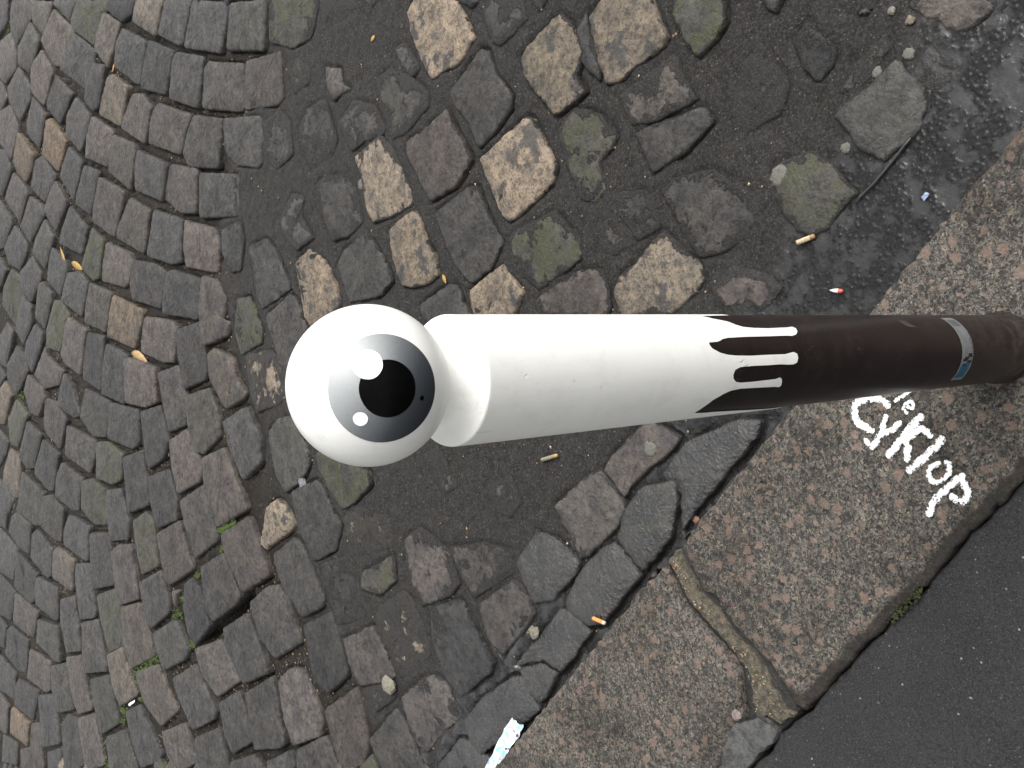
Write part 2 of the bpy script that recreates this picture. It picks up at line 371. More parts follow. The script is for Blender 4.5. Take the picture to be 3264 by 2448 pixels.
# ---- stones of the road: outline of each stone's top
# '@ c r' starts a block; then: kind tar x y x y ...   kinds g grey, p pinkish, b bare beige, o ochre, m mossy, d dark, w wet
STONES = """
@ 0 0
b 0 870 0 1045 0 1005 235 852 140
g 0 1065 0 1235 0 1185 285 1145 290 1022 225
g 0 1245 0 1475 15 1425 340 1200 310
g 0 1495 20 1720 0 1695 325 1460 320
d 0 690 0 880 0 850 90 780 140 690 60
m 0 500 0 685 0 690 65 650 120 600 290 470 195 455 130
g 0 350 0 500 0 445 135 345 30
p 0 190 0 340 10 320 130 290 235 215 150 195 50
p 0 80 0 175 0 195 130 105 290 70 190 65 80
g 0 -40 0 45 0 45 150 -30 270
p 0 345 60 470 195 395 430 345 420 275 265 330 110
g 0 480 215 600 320 590 480 545 580 395 450 420 370 445 290
b 0 660 75 770 150 700 440 610 320 620 220
g 0 790 185 940 265 900 540 870 540 735 430 750 280
g 0 955 260 1120 330 1095 420 1060 610 905 570 920 440
g 0 1140 335 1315 370 1300 560 1280 700 1095 640 1110 400
g 0 1350 400 1565 410 1555 720 1310 700 1325 450
p 0 1590 395 1820 340 1830 640 1790 680 1575 705 1570 550
p 0 0 270 65 210 105 340 100 450 35 540 -20 480
g 0 110 300 190 140 250 260 240 310 185 470 110 420
p 0 190 480 200 410 265 325 345 450 345 490 300 660 280 680 200 600
g 0 345 480 460 600 385 800 305 700 310 600
g 0 600 410 680 420 640 690 600 720 545 650 560 560
b 0 720 480 830 560 785 810 760 810 635 740 650 640 690 500
p 0 860 605 920 610 980 690 935 930 780 830 800 760 840 640
p 0 1020 670 1225 740 1190 860 1165 1000 970 930 970 800 990 710
g 0 1240 745 1425 770 1400 1090 1220 1080 1180 1000 1200 870
g .2 1445 770 1690 750 1690 1060 1665 1085 1530 1070 1460 970
p 0 -40 540 0 520 50 630 0 720 -40 720
g 0 50 570 110 430 190 560 185 650 130 780 60 660
g 0 165 800 210 630 300 740 290 790 245 960 170 870
g 0 425 750 480 630 580 740 575 840 525 980 425 880
p 0 600 755 730 850 690 1080 560 1020 570 880
p 0 730 875 870 930 880 990 835 1230 695 1110 700 1020
g 0 890 975 1085 1060 1045 1300 870 1230 870 1080
p 0 1090 1065 1270 1095 1265 1380 1160 1380 1055 1290 1060 1170
g 0 1290 1120 1535 1130 1530 1400 1285 1410
p 0 -30 740 60 680 110 800 115 860 75 1030 -30 880
o 0 75 1050 120 860 225 1000 215 1080 165 1180 110 1130
o 0 275 980 300 780 330 770 425 910 410 1000 375 1110 270 1000
g 0 440 950 530 1040 520 1130 480 1300 385 1150 400 1060
g 0 540 1070 640 1110 590 1390 495 1320 500 1260
p 0 640 1150 800 1240 790 1340 735 1535 690 1510 590 1430 600 1330
p 0 830 1280 960 1360 945 1450 925 1645 750 1540 760 1470
g 0 985 1360 1165 1420 1165 1700 1110 1712 950 1660
p .25 1190 1430 1380 1480 1415 1600 1400 1760 1370 1765 1190 1730 1175 1600
g .35 1430 1490 1555 1430 1575 1560 1560 1750 1500 1760 1440 1640
g 0 -40 970 25 970 75 1080 75 1120 20 1270 -30 1250
p 0 85 1120 180 1220 185 1260 130 1440 25 1290 40 1240
g 0 225 1040 270 1010 355 1130 350 1170 280 1310 190 1220 205 1130
p 0 355 1170 430 1300 425 1350 360 1500 280 1360 330 1220
g 0 450 1335 555 1470 525 1650 385 1580 395 1500
g 0 190 1270 270 1330 280 1400 200 1570 140 1470 160 1400
g 0 -30 1290 0 1300 70 1410 75 1460 25 1600 -30 1620
g 0 25 1600 90 1460 165 1570 165 1640 120 1750 55 1710
g 0 225 1560 285 1420 345 1530 340 1570 290 1740 210 1640
m 0 540 1650 590 1480 670 1560 640 1800 600 1815 520 1740
p 0 680 1570 830 1640 860 1700 835 1830 800 1860 650 1820 655 1700
@ 0 1
g 0 870 30 1000 50 1065 100 1030 340 860 280 845 190
g 0 1090 100 1130 95 1290 150 1275 400 1255 410 1060 370 1070 200
p .15 1310 130 1400 160 1460 290 1440 430 1480 420 1470 510 1330 575 1300 540 1290 300
m .1 1530 280 1620 265 1700 480 1690 560 1550 640 1505 480
g 0 -20 0 0 10 40 90 -10 240
g 0 130 110 210 0 255 100 260 150 195 300 140 220
g 0 300 110 325 -60 430 30 440 100 390 260 300 160
g 0 420 190 440 110 510 100 560 170 550 280 520 390 400 290
m 0 30 200 75 85 130 140 150 260 95 450 20 320
g 0 150 260 205 330 200 450 145 570 95 480 120 350
g 0 225 370 245 180 270 165 335 240 335 300 290 470 225 400
p 0 575 175 720 240 690 420 680 495 540 430 550 300
o 0 725 255 920 350 905 460 860 600 685 520 700 380
p 0 935 395 1110 420 1140 460 1115 690 1040 685 910 620 920 480
g 0 1145 480 1285 430 1325 700 1320 800 1185 860 1155 640
p .35 1340 640 1380 600 1500 660 1520 780 1590 880 1580 920 1450 990 1350 790
g 0 1440 1075 1600 975 1690 1200 1690 1340 1570 1450 1480 1250
m 0 350 290 395 290 440 390 375 620 300 590 300 480
p 0 440 400 560 480 510 770 415 700 385 640 420 440
g 0 560 500 680 520 650 860 640 870 525 800 530 620
g 0 690 570 815 640 800 960 665 890 670 700
p 0 800 680 830 660 1000 720 1005 950 935 980 810 950
g 0 1015 760 1145 710 1195 930 1195 1090 1085 1140 1050 990
g 0 1195 910 1345 860 1410 1050 1415 1170 1310 1280 1250 1270 1210 1080
g 0 165 560 225 440 280 500 275 570 210 750 155 650
g 0 -20 550 45 430 85 480 80 540 40 720 -20 690
g 0 50 710 110 580 150 640 175 750 105 900 55 800
p 0 230 770 290 590 300 650 405 740 380 830 290 860
p 0 150 880 180 770 280 850 295 920 240 1040 190 1010
g 0 -30 710 0 710 40 780 -20 860
b 0 -20 900 35 810 75 900 25 1090 -20 1080
m 0 45 1060 105 930 180 1030 110 1240 60 1220
g 0 290 920 370 950 430 1060 380 1250 285 1140 275 1080
g 0 390 860 420 760 470 870 510 1030 480 1050 370 980
g 0 545 860 710 940 690 1170 600 1170 510 1040 530 930
g 0 715 950 890 1000 890 1220 850 1250 700 1180
g 0 905 1015 1030 970 1090 1200 1050 1310 960 1380 940 1330
p 0 1090 1200 1200 1120 1295 1350 1280 1460 1150 1540 1110 1380
p 0 1300 1310 1440 1245 1490 1380 1590 1640 1400 1755 1310 1470
g 0 1165 1590 1310 1485 1395 1840 1260 1955 1190 1730
g 0 955 1430 1090 1385 1150 1600 1150 1710 1020 1760 970 1600
g 0 790 1310 910 1260 965 1610 830 1665
m 0 615 1210 690 1205 785 1280 780 1450 720 1480 620 1440
g 0 435 1100 600 1190 610 1260 580 1410 430 1290
g 0 140 1240 175 1070 260 1160 220 1370 180 1380 130 1300
g 0 230 1370 280 1190 380 1280 370 1330 340 1520 310 1520 230 1420
g 0 400 1340 525 1440 500 1650 460 1650 355 1560 365 1430
m 0 530 1460 590 1445 680 1510 685 1740 600 1740 520 1640
g 0 690 1520 780 1510 830 1720 820 1840 710 1845 680 1660
g 0 -20 1120 0 1130 50 1200 40 1270 -10 1370
b 0 25 1400 65 1250 130 1310 120 1560 95 1570 20 1470
g 0 -20 1440 0 1450 85 1580 30 1720 -20 1700
g 0 125 1580 150 1400 275 1530 260 1740 220 1745 110 1650
g 0 280 1560 335 1550 415 1640 390 1850 345 1840 245 1740
@ 0 2
g 0 55 130 75 30 110 0 200 80 185 270 120 230
g 0 -20 0 50 0 35 110 -20 90
g 0 195 150 230 115 335 240 325 410 300 430 190 300
g 0 405 120 440 20 580 90 580 310 550 310 405 215
g 0 585 140 695 140 735 470 620 495 595 440
b 0 340 260 365 225 475 310 465 510 440 505 335 420
g 0 485 340 580 335 620 650 605 685 510 695 480 460
p 0 715 260 760 215 840 215 895 560 780 600 740 470
m 0 855 60 940 0 985 60 1020 350 905 405 870 230
p 0 1010 145 1160 60 1250 370 1090 475 1060 440
p 0 1420 150 1600 30 1735 380 1730 420 1570 520 1450 270
g 0 1290 360 1430 265 1545 560 1520 600 1380 710 1330 640
g 0 1190 470 1240 430 1300 520 1350 750 1260 860 1215 790 1180 620
g 0 900 460 1040 380 1095 600 1090 650 970 755 935 680
p 0 1110 510 1150 505 1130 620
p 0 780 620 890 590 995 930 850 1015 800 860
m 0 630 540 740 500 770 640 800 870 700 910 650 700
g 0 525 720 620 700 690 1030 550 1045 530 900
g 0 390 570 480 545 520 900 425 910 390 720
g 0 230 490 245 420 370 490 365 700 345 700 230 600
g 0 90 480 110 260 240 400 215 580 190 590 100 500
g 0 -20 110 0 110 105 240 80 440 -20 370
g 0 -20 400 0 400 95 520 70 700 -20 650
p 0 90 690 105 520 240 650 210 810 180 800 95 720
g 0 240 700 380 740 390 970 360 970 230 850
g 0 45 760 70 740 180 830 165 1040 110 1030 30 920
g 0 -20 680 0 680 45 740 30 880 -20 860
p 0 170 1040 190 890 330 970 325 1150 290 1170 165 1080
g 0 335 1000 425 980 465 1280 380 1300 340 1150
p 0 430 945 525 935 590 1280 500 1310 460 1180
b 0 695 930 790 880 830 1010 880 1190 770 1260 730 1150
g 0 985 790 1130 700 1220 900 1190 960 1060 1025 1010 900
g 0 580 1090 690 1060 765 1370 650 1440 610 1280
p 0 880 1040 1020 990 1080 1150 1140 1290 1030 1390 930 1240
g 0 1115 1080 1260 990 1395 1290 1390 1340 1250 1410 1150 1200
p 0 1265 890 1420 830 1540 1100 1400 1200 1310 1050
g 0 1440 760 1595 660 1740 1040 1580 1110 1470 900
g 0 1415 1240 1550 1160 1640 1480 1500 1570 1450 1450
g 0 1255 1470 1410 1400 1480 1680 1270 1720
p 0 1040 1430 1190 1370 1270 1620 1150 1690 1080 1600
g 0 800 1300 890 1255 1040 1560 1030 1610 910 1659 850 1500
g 0 690 1460 810 1410 890 1680 710 1720
p 0 495 1340 600 1310 670 1640 545 1670 510 1450
g 0 390 1380 430 1310 510 1350 540 1640 420 1680
g 0 245 1190 345 1185 385 1500 280 1520
g 0 100 1130 120 1080 245 1160 210 1350 100 1250
g 0 -20 910 0 930 100 1040 90 1210 -20 1140
o 0 65 1290 80 1265 190 1360 180 1515 60 1430
p 0 -20 1150 0 1170 60 1260 45 1440 -20 1400
p 0 200 1370 260 1370 285 1670 130 1670 125 1540 190 1520
g 0 20 1440 110 1500 110 1640 15 1620
g 0 300 1560 390 1530 410 1680 300 1680
g 0 1500 1620 1640 1570 1720 1670 1500 1700
@ 1 2
b 0 20 190 60 -30 130 -80 200 -10 240 90 230 120 90 215 60 245 15 215
g 0 240 -130 400 -205 480 -40 545 90 510 240 380 315 290 130
b .78 555 40 700 -60 760 0 900 60 860 230 720 260 640 240 590 160
g 0 105 280 240 170 290 200 440 560 430 610 290 680 190 520 130 400
d .55 430 330 600 280 660 380 710 600 690 700 520 730 450 500
m .3 670 400 880 280 900 450 800 540 680 500
p .35 960 180 1050 100 1130 150 1250 260 1310 470 1250 540 1080 605 1010 480 970 300
p .4 1250 230 1480 200 1700 260 1659 400 1400 560 1330 440
b .75 790 620 950 510 1010 580 1080 740 1130 920 1030 1020 920 1080 830 870 760 700
p .1 555 830 750 740 830 880 900 1060 880 1090 670 1130 600 1000
d .25 290 740 470 650 530 830 590 1060 460 1170 370 1090
p .7 700 1140 900 1090 910 1200 780 1300
d .2 1120 620 1320 570 1400 730 1530 980 1500 1050 1320 1200 1220 1080 1130 830
p .25 1430 600 1660 440 1720 480 1800 660 1760 730 1580 935 1490 820
p .1 140 1100 200 1020 290 1030 410 1350 400 1460 240 1510 180 1350
p .3 430 1290 640 1140 680 1270 720 1480 700 1640 550 1670 470 1440
p .25 930 1210 1100 1060 1190 1080 1260 1200 1325 1320 1200 1440 1100 1560 1030 1500
g 0 735 1480 910 1265 1090 1670 830 1700
w 0 1355 1350 1460 1210 1659 1070 1720 1080 1820 1290 1720 1380 1460 1570 1400 1490
w 0 1180 1640 1320 1470 1390 1490 1560 1640 1500 1720 1200 1720
g .1 265 1540 450 1450 530 1670 270 1700
g .1 60 1620 220 1540 250 1670 60 1700
g .1 -80 1180 100 1070 190 1500 150 1530 -10 1540
g 0 -40 590 60 490 130 480 190 570 270 850 110 950 20 810
@ 1 1
b 0 240 50 330 -40 390 -10 470 80 510 210 535 330 440 400 350 450 305 390 290 290
g .3 -40 -60 60 -110 130 -40 220 210 35 340 0 250
g 0 65 390 220 255 260 290 320 480 240 700 205 740 150 700
g .15 520 60 560 -40 690 -140 760 -90 860 80 880 160 790 260 600 300
g 0 1065 320 1240 185 1290 190 1370 400 1300 450 1090 420
b 0 1370 225 1590 60 1720 230 1700 290 1660 380 1400 390
b .55 -60 650 80 610 190 700 210 900 130 970 10 1005 -30 900
g .1 75 1140 130 1060 250 1030 350 1330 300 1450 190 1530 130 1430 75 1200
m .15 385 1280 480 1250 720 1390 740 1480 640 1590 560 1640 470 1520 400 1380
g .7 1075 1290 1170 1230 1300 1500 1200 1560
g .7 1480 1500 1640 1410 1720 1600 1640 1700 1540 1660
@ 1 0
m .35 75 40 110 -60 400 -40 370 150 340 250 220 310 80 270
g .75 410 -60 640 -80 640 60 520 150 415 170
m .7 215 480 260 370 350 430 340 540 240 610
p .2 450 430 540 440 560 540 610 570 490 650 455 560
g .45 270 820 330 700 440 640 510 900 480 1010 340 1110 280 950
g .5 540 790 630 650 760 680 840 830 820 870 690 920 620 980 580 900
g .5 780 520 870 440 1000 500 1110 590 1110 690 960 860 880 900 820 720
b .1 985 80 1040 -20 1270 -20 1330 80 1395 240 1300 400 1130 510 1060 350 1010 220
g 0 1240 600 1330 480 1440 320 1490 330 1540 480 1650 620 1640 700 1530 860 1440 950 1370 790 1290 700
p .12 975 920 1090 840 1240 700 1270 800 1390 1020 1380 1060 1290 1200 1130 1300 1050 1140 980 1000
b .3 645 1020 800 880 880 960 1010 1270 1000 1330 880 1400 760 1440 715 1340 690 1150
g .35 380 1200 440 1140 570 1130 640 1230 680 1440 600 1520 490 1560 440 1440
g .5 150 1430 230 1250 310 1280 290 1400 370 1540 260 1620 190 1540
g .5 1450 70 1500 -20 1700 -40 1760 120 1580 290 1520 270
d .3 1300 -60 1400 -60 1430 10 1380 50 1310 10
b .1 860 1500 900 1450 1020 1360 1060 1430 1080 1520 1150 1640 1180 1780 1060 1855 940 1850 880 1670
g .2 1165 1380 1370 1220 1430 1210 1510 1420 1590 1560 1500 1750 1380 1830 1290 1720 1240 1600
g .55 30 800 150 700 215 800 230 1000 120 1100 40 1000
g .5 880 300 960 270 1060 430 1000 510 920 420
@ 2 0
g .35 420 180 480 60 500 210 560 430 560 520 440 400
g .55 620 1250 860 1230 960 1400 950 1480 800 1560 700 1420
b .1 -210 1030 -100 930 90 760 130 780 270 1080 235 1190 90 1340 -30 1430 -70 1400
b .15 60 370 110 290 310 85 390 180 450 340 410 480 470 590 280 745 100 530 70 440
b .1 490 100 560 20 600 -60 870 -60 940 130 985 240 960 290 700 510 600 530 550 400 500 200
m .1 1030 90 1060 -60 1350 -60 1380 120 1310 250 1200 360 1130 280
p .5 680 620 1050 340 1090 470 1200 640 900 790 760 810
g .2 790 860 920 800 1230 690 1300 790 1100 1000 910 1120
m .35 290 840 400 700 560 740 670 880 640 960 560 1050 600 1230 520 1310 430 1280 360 1110 310 950
m .35 -40 1540 60 1470 270 1370 440 1560 430 1680 300 1780 160 1880 80 1800 0 1659
g .75 520 1500 600 1380 770 1500 780 1590 640 1659 540 1640
p .5 870 1280 920 1220 980 1330 900 1390
g .45 970 1240 1050 1160 1300 1100 1540 1240 1625 1350 1520 1510 1350 1640 1200 1659 1070 1420
p .8 1390 740 1490 400 1530 330 1700 390 1790 560 1720 740 1500 870 1430 790
@ 2 1
b .25 650 230 690 130 800 40 880 -70 970 -165 1130 -10 1200 60 1240 130 1190 230 1020 370 700 380
p .25 175 260 270 190 430 95 560 90 610 200 620 330 600 380 200 370
p .5 1285 210 1420 60 1640 110 1740 200 1640 340 1500 370 1320 340
@q 0 0
p .25 430 310 540 190 600 165 720 230 680 290 620 340 540 410 490 490 400 370
p .25 185 530 310 410 390 370 480 500 490 540 450 620 330 740 295 755 250 660 210 580
w 0 480 560 500 525 560 450 695 420 710 480 690 640 640 720 560 805 500 740 455 660
w 0 640 395 740 255 960 160 1065 160 1050 235 900 415 800 535 730 630 728 480
w 0 250 900 300 805 380 715 440 690 480 740 550 825 440 970 400 1030 340 1045 240 965
w 0 10 1215 140 1055 200 975 245 985 335 1070 270 1170 205 1245 130 1195
w 0 25 1235 115 1210 190 1250 150 1340 115 1385 60 1330
w .2 15 770 100 640 180 670 290 770 270 830 195 900 180 930 95 945 50 860
@ 3 0
d .35 150 260 250 130 440 310 430 380 340 520 290 510 200 410
g .4 -60 -40 110 -40 40 85 -30 60
g .12 430 755 500 660 640 570 820 390 1000 570 1010 720 960 860 750 1040 600 960 500 830
g .6 450 600 540 420 760 210 800 300 680 480 560 600
g .45 900 480 1000 270 1060 250 1200 360 1270 440 1200 560 1060 610 960 560
p .3 900 30 960 -60 1440 -60 1470 30 1380 130 1250 210 1150 190 1080 130 1000 110
m .3 0 1230 20 1080 270 970 380 1050 520 1200 580 1250 450 1370 380 1480 280 1520 180 1490 100 1390
p .7 560 60 690 40 660 100 580 110
"""
TINT = {'g': (0.0400, 0.0385, 0.0375), 'p': (0.061, 0.0535, 0.0495), 'b': (0.150, 0.125, 0.096), 'l': (0.092, 0.079, 0.065), 'o': (0.096, 0.073, 0.051),
        'm': (0.043, 0.042, 0.037), 'd': (0.024, 0.0235, 0.0235), 'w': (0.0185, 0.0178, 0.0176)}
stones = []
blk = (0, 0)
for ln in STONES.strip().splitlines():
    tk = ln.split()
    if tk[0] == '@q':
        blk = None; continue
    if tk[0] == '@':
        blk = (int(tk[1]), int(tk[2])); continue
    nums = list(map(float, tk[2:]))
    px = [T(blk[0], blk[1], nums[i], nums[i + 1]) if blk else (1632 + nums[i] / 1.3554, 1224 + nums[i + 1] / 1.3554) for i in range(0, len(nums), 2)]
    gp = np.array([ground(p, ZR) for p in px])
    a = 0.5 * sum(px[i][0] * px[(i + 1) % len(px)][1] - px[(i + 1) % len(px)][0] * px[i][1] for i in range(len(px)))
    if tk[0] == 'b' and blk and blk[0] == 0: tk[0] = 'l'
    if blk and blk[0] == 0: gp = gp.mean(0) + (gp - gp.mean(0)) * 1.03
    else: gp = gp.mean(0) + (gp - gp.mean(0)) * 1.03
    stones.append(dict(k=tk[0], tar=float(tk[1]), poly=gp, area=abs(a), c=gp.mean(0)))

# the paving goes on past the frame: rows of stones in the same sizes
cents = np.array([s['c'] for s in stones])
u2 = np.array([math.cos(math.radians(38)), math.sin(math.radians(38))]); v2 = np.array([-u2[1], u2[0]])
extra = []
for i in range(-60, 90):
    for j in range(-50, 90):
        c = u2 * (i + 0.5 * (j % 2)) * 0.128 + v2 * j * 0.122
        if not (-4.6 < c[0] < 4.8 and 0.2 < c[1] < 9.5): continue
        if kerb_dist(c[0], c[1]) < 0.12: continue
        if np.min(np.hypot(*(cents - c).T)) < 0.118: continue
        p = project(c[0], c[1], ZR)
        behind = p and 1250 < p[0] < 2450 and 1095 < p[1] < 1300          # stones that stand behind the post
        if p and not behind and -10 < p[0] < W0 + 10 and -10 < p[1] < H0 + 10: continue
        q = []
        for sx, sy in ((-1, -1), (1, -1), (1, 1), (-1, 1)):
            q.append(c + u2 * sx * (0.056 + rng.uniform(-.006, .004)) + v2 * sy * (0.053 + rng.uniform(-.006, .004)))
        extra.append(dict(k=rng.choice('gggggppmb'), tar=0.3 if behind else 0.0, poly=np.array(q), area=0.0, c=c))

def poly_area(P):
    return 0.5 * sum(P[i][0] * P[(i + 1) % len(P)][1] - P[(i + 1) % len(P)][0] * P[i][1] for i in range(len(P)))
def soften(P, step, jit, cut=0.26, rnd=rng):
    """cut the corners, split the edges and chip them a little"""
    P = [np.asarray(p, float) for p in P]
    if poly_area(P) < 0: P = P[::-1]
    Q = []
    for i in range(len(P)):
        a, b, c = P[i - 1], P[i], P[(i + 1) % len(P)]
        k1 = min(cut, 0.013 / (np.linalg.norm(a - b) + 1e-9)); k2 = min(cut, 0.013 / (np.linalg.norm(c - b) + 1e-9))
        Q.append(b + (a - b) * k1); Q.append(b + ((a + c) / 2 - b) * 0.04); Q.append(b + (c - b) * k2)
    R = []
    for i in range(len(Q)):
        a, b = Q[i], Q[(i + 1) % len(Q)]
        n = max(1, int(np.linalg.norm(b - a) / step))
        d = b - a; nn = np.array([d[1], -d[0]]); nn /= (np.linalg.norm(nn) + 1e-9)
        for k in range(n):
            R.append(a + d * k / n + nn * rnd.uniform(-jit, jit))
    return R
def TZ(c): return float(np.clip((np.interp(c[0], TARL[:, 0], TARL[:, 1]) + 0.05 - c[1]) / 0.2, 0, 1))
def stone_mesh(s, fine):
    P = soften(s['poly'], 0.011 if fine else 0.028, 0.0021 if fine else 0.0024)
    n = len(P); c = sum(P) / n
    top = ZR + rng.uniform(-.0025, .0035) - s['tar'] * 0.0040
    tx, ty = rng.uniform(-.035, .035), rng.uniform(-.035, .035)
    rad = math.sqrt(abs(poly_area(P)) / math.pi)
    dome = rng.uniform(0.0, 0.004)
    V, F = [], []
    rings = [(0.0, -0.045, 0), (-0.0005, -0.0095, .0006), (0.0022, -0.0030, .0008), (0.0085, -0.0002, .0011), (0.45 * rad, dome * .8, .0018)]
    if fine and TZ(c) > 0.5: rings = [rings[0], (-0.0008, -0.0060, .0006), (0.0014, -0.0018, .0007), (0.007, -0.0001, .0011), rings[4]]
    if not fine: rings = [rings[0], (0.0, -0.0060, .0005), (0.0036, -0.0004, .0009), (0.45 * rad, dome * .8, .0012)]
    for ins, z, jz in rings:
        for p in P:
            d = c - p; L = np.linalg.norm(d) + 1e-9
            q = p + d * min(0.85, ins / L)
            V.append((q[0], q[1], top + z + (q[0] - c[0]) * tx + (q[1] - c[1]) * ty + rng.uniform(-jz, jz)))
    for r in range(len(rings) - 1):
        for i in range(n):
            j = (i + 1) % n
            F.append((r * n + i, r * n + j, (r + 1) * n + j, (r + 1) * n + i))
    V.append((c[0], c[1], top + dome))
    ev_ = [1.0, 1.0, 1.0, 0.5, 0.0] if fine else [1.0, 1.0, 0.6, 0.0]
    EDG = [e_ for e_ in ev_ for _ in range(n)] + [0.0]
    tz = float(np.clip((np.interp(c[0], TARL[:, 0], TARL[:, 1]) + 0.05 - c[1]) / 0.2, 0, 1))
    EDG = [e_ * tz for e_ in EDG]
    b = (len(rings) - 1) * n
    for i in range(n): F.append((b + i, b + (i + 1) % n, len(V) - 1))
    t = TINT[s['k']]; f = rng.uniform(0.70, 1.12); w = rng.uniform(-.03, .03)
    tint = (t[0] * f * (1 + w), t[1] * f, t[2] * f * (1 - w), s['tar'])
    patch = {'b': rng.uniform(.75, 1.0), 'o': 0.6, 'l': 0.6, 'p': rng.uniform(.2, .6), 'm': 0.35}.get(s['k'], rng.uniform(0, .25))
    wet = 1.0 if s['k'] == 'w' else max(0.0, min(0.5, 0.5 - 1.3 * kerb_dist(*s['c'])))
    prm = (patch, wet, rng.random(), rng.uniform(.75, 1.0) if s['k'] == 'm' else (0.25 if rng.random() < 0.12 else 0.0))
    return V, F, tint, prm, EDG

# ---- road sheet: sand in the far joints, tar near the kerb
def spaced(lo, hi, step, far, g=1.12):
    a = list(np.arange(lo, hi, step)); s = step; x = hi
    while x < far: a.append(x); s *= g; x += s
    a.append(far)
    s = step; x = lo; pre = []
    return a
def axis(lo, hi, step, far_lo, far_hi, g=1.13):
    a = list(np.arange(lo, hi, step))
    s = step; x = a[-1]
    while x < far_hi: s *= g; x += s; a.append(x)
    s = step; x = lo; pre = []
    while x > far_lo: s *= g; x -= s; pre.append(x)
    return np.array(pre[::-1] + a)
XS = axis(-1.5, 1.5, 0.006, -300, 300, 1.09)
YS = axis(0.30, 2.9, 0.006, -300, 400, 1.05)
GX, GY = np.meshgrid(XS, YS, indexing='xy')
def far_line(pxs):
    q = np.array([ground(p, ZR) for p in pxs]); q = q[np.argsort(q[:, 0])]; return q
TARL = far_line([(900, -300), (870, 0), (780, 400), (700, 650), (690, 900), (770, 1250), (880, 1600), (1000, 1950), (1130, 2300), (1200, 2600)])
tarw = np.clip((np.interp(GX, TARL[:, 0], TARL[:, 1]) + 0.25 * (fbm(GX * 5, GY * 5, 3) - 0.5) - GY) / 0.16 + 0.5, 0, 1)
kd = kerb_dist(GX, GY)
near = np.clip((6 - np.hypot(GX, GY)) / 3, 0, 1)
nz = fbm(GX * 9, GY * 9, 21) - 0.5; nf = fbm(GX * 45, GY * 45, 31, 3) - 0.5
GZ = ZR + (1 - tarw) * (-0.0175 + 0.018 * nz + 0.007 * nf) + tarw * (-0.0042 + 0.012 * nz + 0.005 * nf)
def seg_dist(px, py, poly):
    best = np.full(px.shape, 9.0)
    for i in range(len(poly)):
        a_, b_ = poly[i], poly[(i + 1) % len(poly)]; d_ = b_ - a_
        t_ = np.clip(((px - a_[0]) * d_[0] + (py - a_[1]) * d_[1]) / (d_ @ d_ + 1e-12), 0, 1)
        best = np.minimum(best, np.hypot(px - a_[0] - t_ * d_[0], py - a_[1] - t_ * d_[1]))
    return best
crev = np.zeros(GX.shape)
for s in stones:                                      # the filling has shrunk away from most stones
    q = s['poly']; lo = q.min(0) - 0.02; hi = q.max(0) + 0.02
    i0, i1 = np.searchsorted(XS, [lo[0], hi[0]]); j0, j1 = np.searchsorted(YS, [lo[1], hi[1]])
    if i1 <= i0 or j1 <= j0: continue
    sx, sy = GX[j0:j1, i0:i1], GY[j0:j1, i0:i1]
    dd = seg_dist(sx, sy, q)
    w_ = np.clip(1 - dd / 0.011, 0, 1) * max(0.15, 1 - s['tar'] * 1.3)
    crev[j0:j1, i0:i1] = np.maximum(crev[j0:j1, i0:i1], w_)
crev = crev * (1 - 0.9 * np.clip((GX - 0.02) / 0.15, 0, 1) * np.clip((0.36 - kd) / 0.08, 0, 1))
GZ = GZ - 0.015 * crev * np.clip(0.35 + 2.4 * (fbm(GX * 14, GY * 14, 61) - 0.35), 0, 1)
gut = np.clip((0.17 - kd) / 0.06, 0, 1) * np.clip((kd + 0.05) / 0.02, 0, 1)      # the wet channel along the kerb
right = np.clip((GX - 0.02) / 0.15, 0, 1)                                       # it is filled with rough tar here
GZ = GZ + gut * right * (0.004 + 0.004 * (fbm(GX * 55, GY * 55, 77, 2) - 0.5)) - gut * (1 - right) * 0.006
gw = gut * right * 0.85
GZ = GZ * (1 - gw) + gw * (ZR - 0.0035 + 0.004 * nz + 0.0012 * nf)
ha, hb = ground(T(0, 2, 1310, 830), ZR), ground(T(0, 2, 1600, 550), ZR)          # one joint has washed out
hd = hb - ha; tt = np.clip(((GX - ha[0]) * hd[0] + (GY - ha[1]) * hd[1]) / (hd @ hd), 0, 1)
GZ = GZ - 0.06 * np.exp(-((GX - ha[0] - tt * hd[0]) ** 2 + (GY - ha[1] - tt * hd[1]) ** 2) / 0.022 ** 2)
GZ = np.where(kd < -0.02, ZR - 0.09, GZ)
for _m in (0,):
    GZ = np.where(near <= 0, ZR - 0.012, GZ)
wetv = np.clip((0.24 - kd + 0.12 * (fbm(GX * 6, GY * 6, 41) - 0.5)) / 0.07, 0, 1) * 0.8 + 0.2 * np.clip((0.5 - kd) / 0.3, 0, 1)
wetv = wetv * (1 - 0.8 * crev)
nx, ny = len(XS), len(YS)
verts = np.stack([GX.ravel(), GY.ravel(), GZ.ravel()], 1)
idx = np.arange(nx * ny).reshape(ny, nx)
quads = np.stack([idx[:-1, :-1].ravel(), idx[:-1, 1:].ravel(), idx[1:, 1:].ravel(), idx[1:, :-1].ravel()], 1)
me = bpy.data.meshes.new('road')
me.vertices.add(len(verts)); me.vertices.foreach_set('co', verts.astype(np.float32).ravel())
me.loops.add(quads.size); me.loops.foreach_set('vertex_index', quads.astype(np.int32).ravel())
me.polygons.add(len(quads)); me.polygons.foreach_set('loop_start', np.arange(0, quads.size, 4, dtype=np.int32))
me.polygons.foreach_set('use_smooth', np.ones(len(quads), bool))
me.update(calc_edges=True)
attr(me, 'mixv', np.stack([(1 - tarw).ravel(), wetv.ravel(), ((1 - tarw) * np.clip((fbm(GX * 3, GY * 3, 91) - 0.55) * 6, 0, 1)).ravel(), np.ones(nx * ny)], 1))
me.materials.append(M_ROAD)
